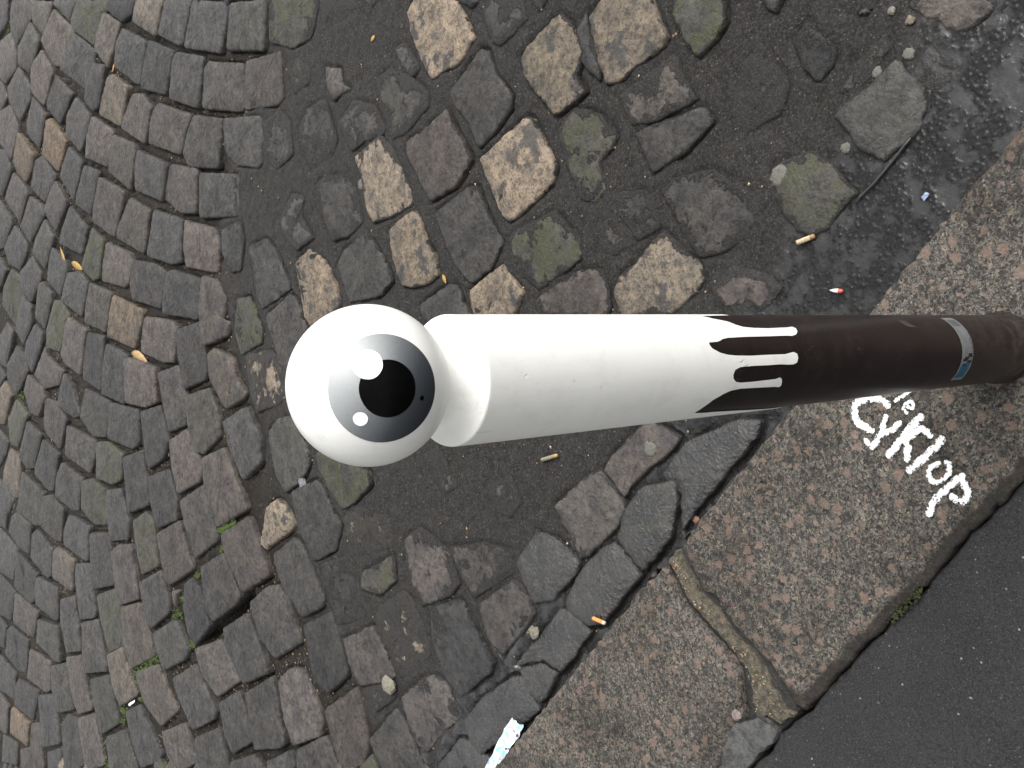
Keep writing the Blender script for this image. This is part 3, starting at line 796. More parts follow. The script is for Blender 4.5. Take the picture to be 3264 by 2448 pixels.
road = link(bpy.data.objects.new('road', me)); road['kind'] = 'structure'

stones.sort(key=lambda s: -s['area'])
def one_stone(s, fine):
    V, F, tint, prm, EDG = stone_mesh(s, fine)
    o = mesh_obj('cobblestone', V, F, M_STONE, road)
    attr(o.data, 'rim', [(e, e, e, 1) for e in EDG])
    attr(o.data, 'tint', [tint] * len(V)); attr(o.data, 'prm', [prm] * len(V))
    return o
for s in stones[:300]: one_stone(s, s['area'] > 7000)
rest = stones[300:] + extra
RV, RF, RT, RP, RE = [], [], [], [], []
for s in rest:
    V, F, tint, prm, EDG = stone_mesh(s, False)
    RE += EDG
    b = len(RV); RV += V; RF += [tuple(i + b for i in f) for f in F]; RT += [tint] * len(V); RP += [prm] * len(V)
if RV:
    o = mesh_obj('cobblestone_paving', RV, RF, M_STONE, road); o['kind'] = 'stuff'
    attr(o.data, 'tint', RT); attr(o.data, 'prm', RP); attr(o.data, 'rim', [(e, e, e, 1) for e in RE])

# ---- kerb
kerb = empty('kerb'); kerb['kind'] = 'structure'
from mathutils.geometry import delaunay_2d_cdt
def slab(name, P, mat, parent, top, depth, step=0.02, jit=0.0018, bevel=0.006, edge_dirt=None, cut=0.1, rough=0.0015, grid=0.018):
    Q = soften(P, step, jit, cut); n = len(Q)
    Qa = np.array(Q); c = Qa.mean(0)
    nrm = []
    for i in range(n):
        d = Q[(i + 1) % n] - Q[i - 1]; w = np.array([-d[1], d[0]]); nrm.append(w / (np.linalg.norm(w) + 1e-9))
    ringp = np.array([q + w * bevel * 0.7 for q, w in zip(Q, nrm)])
    lo, hi = Qa.min(0), Qa.max(0)
    gx, gy = np.meshgrid(np.arange(lo[0], hi[0], grid), np.arange(lo[1], hi[1], grid))
    gp_ = np.stack([gx.ravel(), gy.ravel()], 1) + nrs.uniform(-grid * .3, grid * .3, (gx.size, 2))
    gp_ = gp_[in_poly(gp_[:, 0], gp_[:, 1], Qa)]
    if len(gp_):
        dd = seg_dist(gp_[:, 0], gp_[:, 1], Qa); gp_ = gp_[dd > bevel + grid * 0.35]
    vin = [Vector(p) for p in ringp] + [Vector(p) for p in gp_]
    vo, eo, fo, ov, oe, of = delaunay_2d_cdt(vin, [], [list(range(n))], 1, 1e-7)
    V, F, E = [], [], []
    vt = np.array([(p[0], p[1]) for p in vo])
    zt = rough * 2 * (fbm(vt[:, 0] * 22, vt[:, 1] * 22, 12) - 0.5) * 2
    dv = seg_dist(vt[:, 0], vt[:, 1], Qa)
    zt = zt - 0.004 * np.exp(-(dv / 0.012) ** 2) * (bevel > 0.003)
    for p, z, d_ in zip(vt, zt, dv):
        V.append((p[0], p[1], top + z)); E.append(float(np.exp(-(d_ / 0.02) ** 2)) * (edge_dirt(p) if edge_dirt else 0.0))
    F = [tuple(f) for f in fo]
    r0 = []
    for i in range(n):                                  # ring vertex of each outline point
        hit = [k for k, o_ in enumerate(ov) if i in o_]
        r0.append(hit[0] if hit else int(np.argmin(np.hypot(*(vt - ringp[i]).T))))
    b1 = len(V)
    for q in Q: V.append((q[0], q[1], top - bevel)); E.append(1.0 * (edge_dirt(q) if edge_dirt else 0.0))
    b2 = len(V)
    for q in Q: V.append((q[0], q[1], top - depth)); E.append(1.0 * (edge_dirt(q) if edge_dirt else 0.0))
    for i in range(n):
        j = (i + 1) % n
        if r0[i] != r0[j]: F.append((r0[i], b1 + i, b1 + j, r0[j]))
        F.append((b1 + i, b2 + i, b2 + j, b1 + j))
    o = mesh_obj(name, V, F, mat, parent, smooth=True)
    bm = bmesh.new(); bm.from_mesh(o.data); bmesh.ops.recalc_face_normals(bm, faces=bm.faces)
    if sum(f.normal.z * f.calc_area() for f in bm.faces if abs(f.normal.z) > .7) < 0: bmesh.ops.reverse_faces(bm, faces=bm.faces)
    bm.to_mesh(o.data); bm.free()
    attr(o.data, 'edge', [(e, e, e, 1) for e in E])
    return o
def outer(t): return OUT_A + KU * t                 # t metres along the kerb, growing to the left
IU = (INN_B - INN_A) / np.linalg.norm(INN_B - INN_A)
def inner(t): return INN_A + IU * t
G = lambda c, r, x, y, z=0.0: ground(T(c, r, x, y), z)
joint_r = [G(2, 2, 1085, 215), G(2, 2, 1150, 340), G(2, 2, 1230, 500), G(2, 2, 1330, 580), G(2, 2, 1440, 760), G(2, 2, 1650, 960), G(3, 2, 80, 1110), G(3, 2, 175, 1275)]
joint_l = [G(2, 2, 955, 350), G(2, 2, 1020, 470), G(2, 2, 1080, 600), G(2, 2, 1200, 740), G(2, 2, 1400, 960), G(2, 2, 1450, 1060), G(2, 2, 1470, 1240), G(2, 2, 1490, 1390)]
broken = [G(2, 2, 1430, 1430), G(2, 2, 1400, 1540), G(2, 2, 1375, 1680)]
inn_r = [G(3, 2, 240, 1285), G(3, 2, 350, 1165), G(3, 2, 500, 1010), G(3, 2, 570, 900), G(3, 2, 700, 790), G(3, 2, 820, 655), G(3, 2, 1000, 480), G(3, 2, 1180, 260), G(3, 2, 1300, 130), G(3, 2, 1440, 0)]
dirt_in = lambda p: 0.25 + 0.75 * float(np.clip(1.3 - abs((p - INN_A) @ np.array([-IU[1], IU[0]])) / 0.06, 0, 1))
dirt_all = lambda p: 0.35
k1 = slab('kerb_stone', [outer(-0.75)] + joint_r + inn_r + [inner(-0.85)], M_GRANITE, kerb, 0.0, 0.22, step=0.013, jit=0.0032, rough=0.0022, edge_dirt=dirt_in)
k1['label'] = 'pink and grey granite kerb stone with white lettering and the bollard'
k2 = slab('kerb_stone', joint_l + broken + [inner(2.2), outer(3.3)], M_GRANITE, kerb, -0.003, 0.22, step=0.013, jit=0.0032, rough=0.0022, edge_dirt=dirt_in)
k3 = slab('kerb_stone', [outer(-0.77), inner(-0.87), inner(-2.4), outer(-2.3)], M_GRANITE, kerb, -0.001, 0.22, edge_dirt=dirt_in, grid=0.05)
k4 = slab('kerb_stone', [outer(3.32), inner(2.22), inner(4.4), outer(5.4)], M_GRANITE, kerb, -0.001, 0.22, edge_dirt=dirt_in, grid=0.05)
M_MORTAR = simple('sandy_mortar', (0.080, 0.070, 0.052), 0.75, 0.5, 90, 0.9, 0.006, 0.3)
M_CONC = simple('grey_concrete', (0.058, 0.058, 0.056), 0.65, 0.45, 70, 0.8, 0.004, 0.25)
ex = lambda a, b, k: a + (b - a) * k
mort = []
for a, b in zip(joint_l, joint_r): mort.append((ex(a, b, 0.27), ex(a, b, 0.74)))
mp = [m_[0] for m_ in mort] + [G(2, 2, 1640, 1330), G(3, 2, 60, 1380), G(3, 2, 150, 1330)] + [m_[1] for m_ in mort[::-1]]
mo = slab('mortar_joint', mp, M_MORTAR, kerb, -0.007, 0.1, step=0.012, jit=0.003, bevel=0.004, rough=0.003, grid=0.008)
bed = slab('mortar_bed', joint_l + broken + [G(2, 2, 1560, 1600), G(3, 2, 100, 1400)] + joint_r[::-1], simple('dark_joint_dirt', (0.018, 0.016, 0.014), 0.7, 0.4, 80, 0.8, 0.004), kerb, -0.020, 0.1)
conc = slab('concrete_patch', [G(2, 2, 1450, 1370), G(2, 2, 1590, 1335), G(2, 2, 1655, 1375), G(3, 2, 35, 1425), G(3, 2, 15, 1500), G(2, 2, 1560, 1610), G(2, 2, 1450, 1740), G(2, 2, 1290, 1780), G(2, 2, 1320, 1540), G(2, 2, 1370, 1440)], M_CONC, kerb, -0.0055, 0.1, step=0.012, jit=0.003, bevel=0.002, cut=0.03)

# ---- pavement
pav_in = [ground(T(3, 2, x, y), 0) for x, y in ((-300, 1820), (0, 1545), (60, 1450), (150, 1370), (260, 1290), (350, 1170), (505, 1015), (575, 905), (705, 795), (825, 660), (1005, 485), (1185, 265), (1305, 135), (1445, 5))]
edge = [inner(6.0)] + pav_in + [inner(-3.0)]
E2 = []
for a, b in zip(edge[:-1], edge[1:]):
    n = max(1, int(np.linalg.norm(b - a) / 0.012))
    for k in range(n): E2.append(a + (b - a) * k / n + np.array([rng.uniform(-.0025, .0025), rng.uniform(-.0025, .0025)]))
E2.append(edge[-1])
IN = np.array([-IU[1], IU[0]]);
if IN @ KN > 0: IN = -IN
E2 = [p + IN * 0.002 for p in E2]
offs = [(0.0, -0.03), (0.0, -0.0135), (0.006, -0.010), (0.03, -0.009), (0.3, -0.008), (2.0, -0.008), (250.0, -0.008)]
V, F = [], []
n = len(E2)
full = [inner(250)] + E2 + [inner(-250)]; n = len(full)
for o_, z in offs:
    for p in full:
        q = p + IN * o_; V.append((q[0], q[1], z))
for r in range(len(offs) - 1):
    for i in range(n - 1): F.append((r * n + i, (r + 1) * n + i, (r + 1) * n + i + 1, r * n + i + 1))
pav = mesh_obj('pavement', V, F, M_ASPHALT); pav['kind'] = 'structure'
import bmesh
def fix_normals(o):
    bm = bmesh.new(); bm.from_mesh(o.data); bmesh.ops.recalc_face_normals(bm, faces=bm.faces); bm.to_mesh(o.data); bm.free()
bm = bmesh.new(); bm.from_mesh(pav.data)
for f in bm.faces:
    f.normal_update()
    if f.normal.z < -0.1: f.normal_flip()
bm.to_mesh(pav.data); bm.free()

# ------------------------------------------------------------------ bollard
BASE = ground((3190, 1117.5))
BD = float(np.hypot(*BASE)); BAZ = math.atan2(BASE[0], BASE[1])
a1 = math.atan2(*ray((2300, 1004.3))[:2]); a2 = math.atan2(*ray((2300, 1398 - 668 * .1157))[:2])
BAZ = (a1 + a2) / 2; BASE = np.array([math.sin(BAZ), math.cos(BAZ)]) * BD
PR = math.sin(abs(a1 - a2) / 2) * BD                 # pole radius
to_cam = np.array([-math.sin(BAZ), -math.cos(BAZ)]); side = np.array([math.cos(BAZ), -math.sin(BAZ)])   # side: photo's upper edge
def cyl(p, rad):
    """photo pixel -> (angle round the pole, height); angle 0 faces the camera, negative towards `side`"""
    q = ray(p); d = q[:2]; o = -BASE
    A = d @ d; B = 2 * o @ d; C = o @ o - rad * rad
    D = B * B - 4 * A * C
    t = (-B - math.sqrt(max(D, 0))) / (2 * A)
    h = o + d * t
    return math.atan2(-(h @ side), h @ to_cam), CAM_H + q[2] * t
def axis_h(p):
    q = ray(p); return CAM_H + q[2] * BD / math.hypot(q[0], q[1])
def on_pole(th, h, rad):
    w = to_cam * math.cos(th) - side * math.sin(th)
    return (w[0] * rad, w[1] * rad, h)
top_th, TOP = cyl(T(1, 1, 1505, 830), PR)
bc_px = T(1, 1, 729, 836)
qa, qb = ray((bc_px[0], 816 + 308 * TS)), ray((bc_px[0], 816 + 1363 * TS))
qc = ray(bc_px); BALL_H = axis_h(bc_px); dist = BD / math.hypot(qc[0], qc[1])
BR = dist * math.sin(math.acos(max(-1, min(1, qa @ qb))) / 2)
print('bollard', 'pole r', PR, 'top', TOP, 'ball h', BALL_H, 'ball r', BR, 'base', BASE, BD)
bollard = empty('bollard', (BASE[0], BASE[1], 0.0))
tag(bollard, 'dark brown street bollard painted white on top like a dripping eyeball', 'bollard')
def lathe(name, prof, mat, parent, seg=96):
    V, F = [], []
    for r, z in prof:
        for i in range(seg):
            a = 2 * math.pi * i / seg; V.append((r * math.cos(a), r * math.sin(a), z))
    for k in range(len(prof) - 1):
        for i in range(seg):
            j = (i + 1) % seg; F.append((k * seg + i, k * seg + j, (k + 1) * seg + j, (k + 1) * seg + i))
    return mesh_obj(name, V, F, mat, parent)
pole = lathe('pole', [(PR, -0.12), (PR, 0.02)] + [(PR, 0.02 + (TOP - 0.04) * k / 20) for k in range(1, 21)], M_POLE, bollard)
# white coat with drips
RC = PR + 0.0007
EDGE = """1405 384 1300 387 1225 388 1300 405 1400 425 1450 445 1500 460 1570 466 1659 468 1780 463 1815 458 1840 468 1850 490 1842 508 1815 518
1780 516 1659 520 1500 524 1400 530 1365 538 1350 548 1330 556 1275 560 1283 580 1300 600 1350 627 1400 640 1450 645 1550 646 1659 640 1770 636
1800 628 1825 622 1848 632 1855 660 1848 690 1825 702 1790 704 1740 702 1659 708 1560 712 1480 720 1447 738 1434 770 1436 795 1450 815 1480 821
1560 815 1659 803 1710 797 1735 787 1748 795 1750 815 1744 840 1730 850 1700 848 1659 850 1560 855 1480 860 1420 872 1370 895 1300 935 1240 980
1190 1012 1185 1018 1250 1016 1300 1011 1450 1002 1659 990 1710 985 1755 976"""
ev = list(map(float, EDGE.split()))
edge_pts = [cyl(T(2, 1, ev[i], ev[i + 1]), RC) for i in range(0, len(ev), 2)]
th_a, th_b = edge_pts[0][0], edge_pts[-1][0]
tip_h = max(h for _, h in edge_pts)
def back_pt(f, dh): return (th_b + (th_a + 2 * math.pi - th_b) * f, tip_h - dh)
outline = edge_pts + [(th_b + 0.20, edge_pts[-1][1] + 0.001), (th_b + 0.24, edge_pts[-1][1] + 0.02), (th_b + 0.25, tip_h - 0.04)]
outline += [back_pt(*q) for q in ((.17, .012), (.22, .05), (.235, .12), (.25, .126), (.265, .12), (.28, .05), (.34, .006), (.40, .04), (.42, .075), (.435, .08), (.45, .075), (.47, .035), (.54, .010), (.61, .05), (.63, .14), (.645, .146), (.66, .14), (.68, .05), (.74, .008), (.80, .04), (.83, .05))]
outline += [(th_a + 2 * math.pi - 0.22, edge_pts[0][1] + 0.015), (th_a + 2 * math.pi - 0.17, edge_pts[0][1])]
NT_ = 420; h_hi = TOP - 0.004
th = np.linspace(th_a, th_a + 2 * math.pi, NT_ + 1)
h_lo = min(h for _, h in outline) - 0.004
hh = np.concatenate([np.arange(h_lo, tip_h + 0.02, 0.0013), [h_hi]])
TH, HH = np.meshgrid(th, hh)
# closed outline a whole turn either side, so that the ends meet
PO = [(t * RC, h) for t, h in outline]
turn = 2 * math.pi * RC
PO = [(x - turn, h) for x, h in PO] + PO + [(x + turn, h) for x, h in PO]
PO = np.array(PO + [(PO[-1][0], h_hi + 0.5), (PO[0][0], h_hi + 0.5)])
Fv = seg_dist(TH * RC, HH, PO) * np.where(in_poly(TH * RC, HH, PO), 1.0, -1.0)
V, F, key = [], [], {}
def vid(k, th_, h_):
    if k not in key:
        key[k] = len(V); V.append(on_pole(th_, h_, RC))
    return key[k]
for j in range(len(hh) - 1):
    for i in range(NT_):
        cor = [(i, j), (i + 1, j), (i + 1, j + 1), (i, j + 1)]
        fv = [Fv[b, a] for a, b in cor]
        if max(fv) <= 0: continue
        poly = []
        for k in range(4):
            (a, b), (c, d_) = cor[k], cor[(k + 1) % 4]; f0, f1 = fv[k], fv[(k + 1) % 4]
            if f0 > 0: poly.append(vid((a % NT_, b), th[a], hh[b]))
            if (f0 > 0) != (f1 > 0):
                t = f0 / (f0 - f1)
                e = tuple(sorted([(a % NT_, b), (c % NT_, d_)]))
                poly.append(vid(e, th[a] + (th[c] - th[a]) * t, hh[b] + (hh[d_] - hh[b]) * t))
        poly = [p for q, p in enumerate(poly) if p != poly[q - 1]]
        if len(poly) >= 3: F.append(tuple(poly))
coat = mesh_obj('white_paint', V, F, M_WHITE, bollard)
# shoulder, dished top and neck
prof = [(RC, TOP - 0.0045), (RC, TOP - 0.0022)]
for k in range(1, 7):
    a = math.pi / 2 * k / 6; prof.append((RC - 0.0016 * (1 - math.cos(a)), TOP - 0.0022 + 0.0022 * math.sin(a)))
neck = BALL_H - BR * 0.86
for k in range(1, 19):
    t = k / 18.0
    prof.append((RC - 0.0016 + (BR * 0.46 - RC + 0.0016) * (1 - (1 - t) ** 1.7), TOP + 0.0004 * t + (neck - TOP) * t ** 2.6))
prof.append((BR * 0.44, neck + BR * 0.15))
lathe('neck', prof, M_WHITE, bollard)
# ball
V, F = [], []
SEG, RNG = 128, 64
for i in range(1, RNG):
    a = math.pi * i / RNG
    for k in range(SEG):
        b = 2 * math.pi * k / SEG; V.append((BR * math.sin(a) * math.cos(b), BR * math.sin(a) * math.sin(b), BR * math.cos(a)))
for i in range(RNG - 2):
    for k in range(SEG):
        j = (k + 1) % SEG; F.append((i * SEG + k, (i + 1) * SEG + k, (i + 1) * SEG + j, i * SEG + j))
V += [(0, 0, BR), (0, 0, -BR)]
for k in range(SEG):
    j = (k + 1) % SEG; F.append((len(V) - 2, k, j)); F.append((len(V) - 1, (RNG - 2) * SEG + j, (RNG - 2) * SEG + k))
ball = mesh_obj('ball', V, F, M_WHITE, bollard); ball.location = (0, 0, BALL_H)
BC = np.array([BASE[0], BASE[1], BALL_H])
def on_ball(p):
    q = ray(p); o = np.array([0, 0, CAM_H]) - BC
    B = o @ q; C = o @ o - BR * BR; D = B * B - C
    return (o + q * (-B - math.sqrt(max(D, 0)))) / BR
def cap(name, cpx, rpx, lift, mat, grad=None, wob=0.0, rings=14, seg=96):
    c = on_ball(T(1, 1, *cpx)); c /= np.linalg.norm(c)
    ang = []
    for k in range(8):
        e = on_ball(T(1, 1, cpx[0] + rpx * math.cos(k * math.pi / 4), cpx[1] + rpx * math.sin(k * math.pi / 4))); e /= np.linalg.norm(e)
        ang.append(math.acos(max(-1, min(1, c @ e))))
    ang = sum(ang) / 8
    t1 = np.cross(c, [0, 0, 1]); t1 /= np.linalg.norm(t1); t2 = np.cross(c, t1)
    ph = [1 + wob * (math.sin(3 * a + 1) + .6 * math.sin(7 * a)) for a in np.linspace(0, 2 * math.pi, seg, endpoint=False)]
    V, F, Gd = [tuple(c * (BR + lift))], [], []
    for r in range(1, rings + 1):
        for k in range(seg):
            a = 2 * math.pi * k / seg; al = ang * r / rings * ph[k]
            w = c * math.cos(al) + (t1 * math.cos(a) + t2 * math.sin(a)) * math.sin(al)
            V.append(tuple(w * (BR + lift)))
    for k in range(seg): F.append((0, 1 + (k + 1) % seg, 1 + k))
    for r in range(rings - 1):
        for k in range(seg):
            j = (k + 1) % seg; b = 1 + r * seg
            F.append((b + k, b + j, b + seg + j, b + seg + k))
    o = mesh_obj(name, V, F, mat, ball)
    fix_normals(o)
    if grad:
        g0 = on_ball(T(1, 1, *grad[0])); g1 = on_ball(T(1, 1, *grad[1])); dv = g1 - g0
        vals = [float(np.clip(((np.array(v) / BR - g0) @ dv) / (dv @ dv), 0, 1)) for v in V]
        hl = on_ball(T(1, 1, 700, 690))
        vals = [max(0.0, x - 0.26 * math.exp(-float(np.sum((np.array(v) / BR - hl) ** 2)) / 0.30 ** 2)) for x, v in zip(vals, V)]   # spray halo and glare glow round the white dot, put into the grey
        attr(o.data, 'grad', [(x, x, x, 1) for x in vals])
    return o
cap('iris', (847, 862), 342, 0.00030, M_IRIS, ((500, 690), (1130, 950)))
cap('pupil', (859, 859), 183, 0.00055, M_BLACK, None, 0.004)
cap('painted_highlight', (722, 702), 97, 0.00080, M_DOT, None, 0.012, 8, 48)
cap('painted_highlight', (677, 1055), 46, 0.00060, M_DOT, None, 0.012, 8, 48)
cap('dark_pit', (1073, 920), 14, 0.00050, M_BLACK, None, 0.03, 4, 24)  # flat black disc, paints the dark inside of a small hole
# sticker round the foot of the pole
def band(name, th0, th1, h0, h1, lift, mat, parent, seg=48, jit=0.0):
    V, F = [], []
    for i in range(seg + 1):
        t = th0 + (th1 - th0) * i / seg
        V.append(on_pole(t, h0 + rng.uniform(-jit, jit), PR + lift)); V.append(on_pole(t, h1 + rng.uniform(-jit, jit), PR + lift))
    for i in range(seg): F.append((2 * i, 2 * i + 2, 2 * i + 3, 2 * i + 1))
    o = mesh_obj(name, V, F, mat, parent); fix_normals(o); return o
tA, hA = cyl(T(3, 1, 1255, 600), PR); tB, hB = cyl(T(3, 1, 1328, 600), PR)
t0 = cyl(T(3, 1, 1165, 403), PR)[0]; t1 = cyl(T(3, 1, 1230, 800), PR)[0]
M_STK = simple('grey_sticker', (0.135, 0.14, 0.14), 0.4, 0.15, 120, 0.1, 0.0004)
stk = band('sticker', t0, t1, hB, hA, 0.0004, M_STK, bollard, 48, 0.0002); stk['label'] = 'thin grey paper sticker wrapped round the pole foot'
dh = hA - hB
M_BLU = simple('blue_ink', (0.012, 0.075, 0.125), 0.45, 0.4, 200, 0.1, 0.0003); M_INK = simple('black_ink', (0.008, 0.008, 0.009), 0.5, 0.2, 200, 0.1, 0.0003)
tb0 = cyl(T(3, 1, 1240, 700), PR)[0]; tb1 = cyl(T(3, 1, 1235, 785), PR)[0]
band('blue_print', tb0, tb1, hB + dh * .15, hB + dh * .85, 0.0006, M_BLU, stk, 14, 0.0012)
tk0 = cyl(T(3, 1, 1300, 630), PR)[0]
for k in range(7):
    a = tk0 + (tb0 - tk0) * k / 6.0; z = rng.uniform(.05, .5)
    band('black_print', a, a + rng.uniform(.03, .075), hB + dh * z, hB + dh * (z + rng.uniform(.2, .4)), 0.0007, M_INK, stk, 4, 0.0008)
for k in range(5):
    a = t0 + 0.12 + k * 0.055
    band('black_print', a, a + 0.016, hB + dh * .12, hB + dh * .85, 0.0007, simple('grey_ink', (0.05, 0.05, 0.055), 0.5) if k == 0 else bpy.data.materials['grey_ink'], stk, 2)
for k in range(14):
    a = t0 + 0.75 + k * 0.05
    band('black_print', a, a + 0.012, hB + dh * .06, hB + dh * .16, 0.0007, M_INK, stk, 2)
# rubbed streak of paler brown on the pole
sA = [cyl(T(3, 1, x, y), PR) for x, y in ((815, 390), (870, 425), (930, 460), (1010, 468))]
V, F = [], []
for i, (a, h) in enumerate(sA):
    w = (0.004, 0.009, 0.009, 0.004)[i]
    V += [on_pole(a, h - w, PR + 0.0003), on_pole(a, h + w, PR + 0.0003)]
for i in range(3): F.append((2 * i, 2 * i + 2, 2 * i + 3, 2 * i + 1))
sc = mesh_obj('rubbed_streak', V, F, simple('worn_brown_paint', (0.042, 0.030, 0.028), 0.4, 0.3, 150, 0.1, 0.0004), bollard); fix_normals(sc)
# dirt packed round the foot
V, F = [], []
seg = 72
for r_, z_ in ((PR - 0.003, 0.006), (PR + 0.002, 0.004), (PR + 0.004, 0.002), (PR + 0.006, -0.004)):
    for i in range(seg):
        a = 2 * math.pi * i / seg; w = 0.55 + 0.9 * float(fbm(np.array([3 + 2.2 * math.cos(a)]), np.array([3 + 2.2 * math.sin(a)]), 8)[0]) + rng.uniform(-.06, .06)
        rr = PR - .003 + (r_ - PR + .003) * w; V.append((rr * math.cos(a), rr * math.sin(a), z_ * (0.6 + 0.5 * w) if z_ > 0 else z_))
for k in range(3):
    for i in range(seg):
        j = (i + 1) % seg; F.append((k * seg + i, (k + 1) * seg + i, (k + 1) * seg + j, k * seg + j))
dc = mesh_obj('dirt_collar', V, F, simple('packed_dirt', (0.014, 0.011, 0.0085), 0.75, 0.5, 80, 0.9, 0.006, 0.3), bollard); fix_normals(dc)

# ------------------------------------------------------------------ white lettering on the kerb stone
def mat_chalk():
    n = NT('white_marker_paint'); v = n.pos()
    f = n.noise(v, 240, 4, 0.8); g = n.noise(v, 95, 4, 0.7)
    ed = n.attr('edge')
    w = n.math('ADD', n.math('ADD', n.math('MULTIPLY', f, 0.7), n.math('MULTIPLY', g, 0.5)), n.math('MULTIPLY', ed.outputs['Fac'], 0.20))
    gap = n.ramp(w, 0.735, 0.78)                       # the paint has not reached the pits of the granite
    col = n.mix(n.ramp(g, 0.3, 0.7), (0.62, 0.63, 0.635, 1), (0.74, 0.75, 0.755, 1))
    n.out(col, 0.6, n.bump(n.math('ADD', f, g), 0.5, 0.002), 0.3, **{'Alpha': n.math('SUBTRACT', 1.0, gap)})
    return n.m
M_CHALK = mat_chalk()
def stroke(L, w, z):
    P = [ground(T(3, 1, x, y), 0.0) for x, y in L]
    # smooth resample
    Q = []
    for i in range(len(P) - 1):
        p0, p1, p2, p3 = P[max(0, i - 1)], P[i], P[i + 1], P[min(len(P) - 1, i + 2)]
        for k in range(6):
            t = k / 6.0
            Q.append(0.5 * (2 * p1 + (p2 - p0) * t + (2 * p0 - 5 * p1 + 4 * p2 - p3) * t * t + (3 * p1 - p0 - 3 * p2 + p3) * t ** 3))
    Q.append(P[-1])
    V, F = [], []; n = len(Q)
    dirs = [Q[min(n - 1, i + 1)] - Q[max(0, i - 1)] for i in range(n)]
    dirs = [d / (np.linalg.norm(d) + 1e-9) for d in dirs]
    for e, d in ((0, -dirs[0]), (1, dirs[-1])): pass
    pre = [(Q[0] - dirs[0] * w * 0.9, dirs[0], 0.45), (Q[0] - dirs[0] * w * 0.5, dirs[0], 0.85)]
    post = [(Q[-1] + dirs[-1] * w * 0.5, dirs[-1], 0.85), (Q[-1] + dirs[-1] * w * 0.9, dirs[-1], 0.45)]
    seq = pre + [(q, d, 1.0) for q, d in zip(Q, dirs)] + post
    for q, d, s in seq:
        nn = np.array([-d[1], d[0]])
        a = q + nn * w * s * rng.uniform(.88, 1.08); b = q - nn * w * s * rng.uniform(.88, 1.08)
        V += [(a[0], a[1], z), (q[0], q[1], z), (b[0], b[1], z)]
    for i in range(len(seq) - 1):
        for k in (0, 1): F.append((3 * i + k, 3 * i + k + 1, 3 * i + k + 4, 3 * i + k + 3))
    return V, F
LETTERS = [
 ('l', [[(960, 850), (890, 895), (830, 938)]], 3.6),
 ('e', [[(900, 975), (940, 985), (935, 945), (905, 950), (880, 985), (900, 1015)]], 3.2),
 ('c', [[(775, 965), (740, 930), (680, 920), (610, 935), (570, 965), (565, 1030), (600, 1090), (670, 1128)]], 7.0),
 ('y', [[(765, 1045), (745, 1110), (710, 1190), (680, 1235)], [(855, 1085), (800, 1130), (745, 1155)], [(640, 1195), (650, 1210)]], 5.6),
 ('k', [[(990, 1045), (920, 1125), (855, 1205), (790, 1285)], [(1050, 1155), (1000, 1125), (950, 1145), (900, 1190)], [(885, 1175), (910, 1240), (905, 1310)]], 7.0),
 ('l', [[(1130, 1190), (1050, 1275), (925, 1385)]], 7.0),
 ('o', [[(1110, 1345), (1060, 1370), (1048, 1420), (1075, 1460), (1130, 1455), (1175, 1410), (1180, 1355), (1165, 1335)]], 4.8),
 ('p', [[(1265, 1430), (1180, 1490), (1090, 1580), (1050, 1665)], [(1240, 1440), (1285, 1490), (1300, 1550), (1255, 1590), (1205, 1560)]], 6.4)]
zc = 0.0009
for ch, strokes, w in LETTERS:
    V, F = [], []
    for L in strokes:
        v_, f_ = stroke(L, w / 1000.0, zc); zc += 0.00022
        b = len(V); V += v_; F += [tuple(i + b for i in f) for f in f_]
    o = mesh_obj('painted_letter', V, F, M_CHALK, k1)
    attr(o.data, 'edge', [(0, 0, 0, 1) if i % 3 == 1 else (1, 1, 1, 1) for i in range(len(V))])
    bm = bmesh.new(); bm.from_mesh(o.data)
    for f in bm.faces:
        f.normal_update()
        if f.normal.z < 0: f.normal_flip()
    bm.to_mesh(o.data); bm.free()

# ------------------------------------------------------------------ grit and moss
all_polys = [s['poly'] for s in stones]
def free(P, grow=1.0):
    ok = np.ones(len(P), bool)
    for q in all_polys:
        c = q.mean(0); R_ = np.max(np.hypot(*(q - c).T))
        sel = np.where(ok & (np.hypot(P[:, 0] - c[0], P[:, 1] - c[1]) < R_ * 1.02))[0]
        if len(sel): ok[sel[in_poly(P[sel, 0], P[sel, 1], c + (q - c) * grow)]] = False
    return ok
OCT = [(1, 0, 0), (-1, 0, 0), (0, 1, 0), (0, -1, 0), (0, 0, 1), (0, 0, -1)]
OCF = [(0, 2, 4), (2, 1, 4), (1, 3, 4), (3, 0, 4), (2, 0, 5), (1, 2, 5), (3, 1, 5), (0, 3, 5)]
def specks(name, pts3, size, cols, mat_name, flat=0.7):
    V, F, Cc = [], [], []
    for (x, y, z) in pts3:
        s = size * rng.uniform(.5, 1.35); a = rng.uniform(0, 3.14); e = rng.uniform(.6, 1.3)
        ca, sa = math.cos(a), math.sin(a); b = len(V); col = rng.choice(cols)
        for ox, oy, oz in OCT:
            jx, jy = ox * s * e + rng.uniform(-.2, .2) * s, oy * s + rng.uniform(-.2, .2) * s
            V.append((x + jx * ca - jy * sa, y + jx * sa + jy * ca, z + oz * s * flat)); Cc.append((*col, 1))
        F += [tuple(i + b for i in f) for f in OCF]
    n = NT(mat_name); at = n.attr('tint'); m_ = n.out(at.outputs['Color'], 0.75, None, 0.3)
    o = mesh_obj(name, V, F, m_, None, smooth=False); attr(o.data, 'tint', Cc); return o
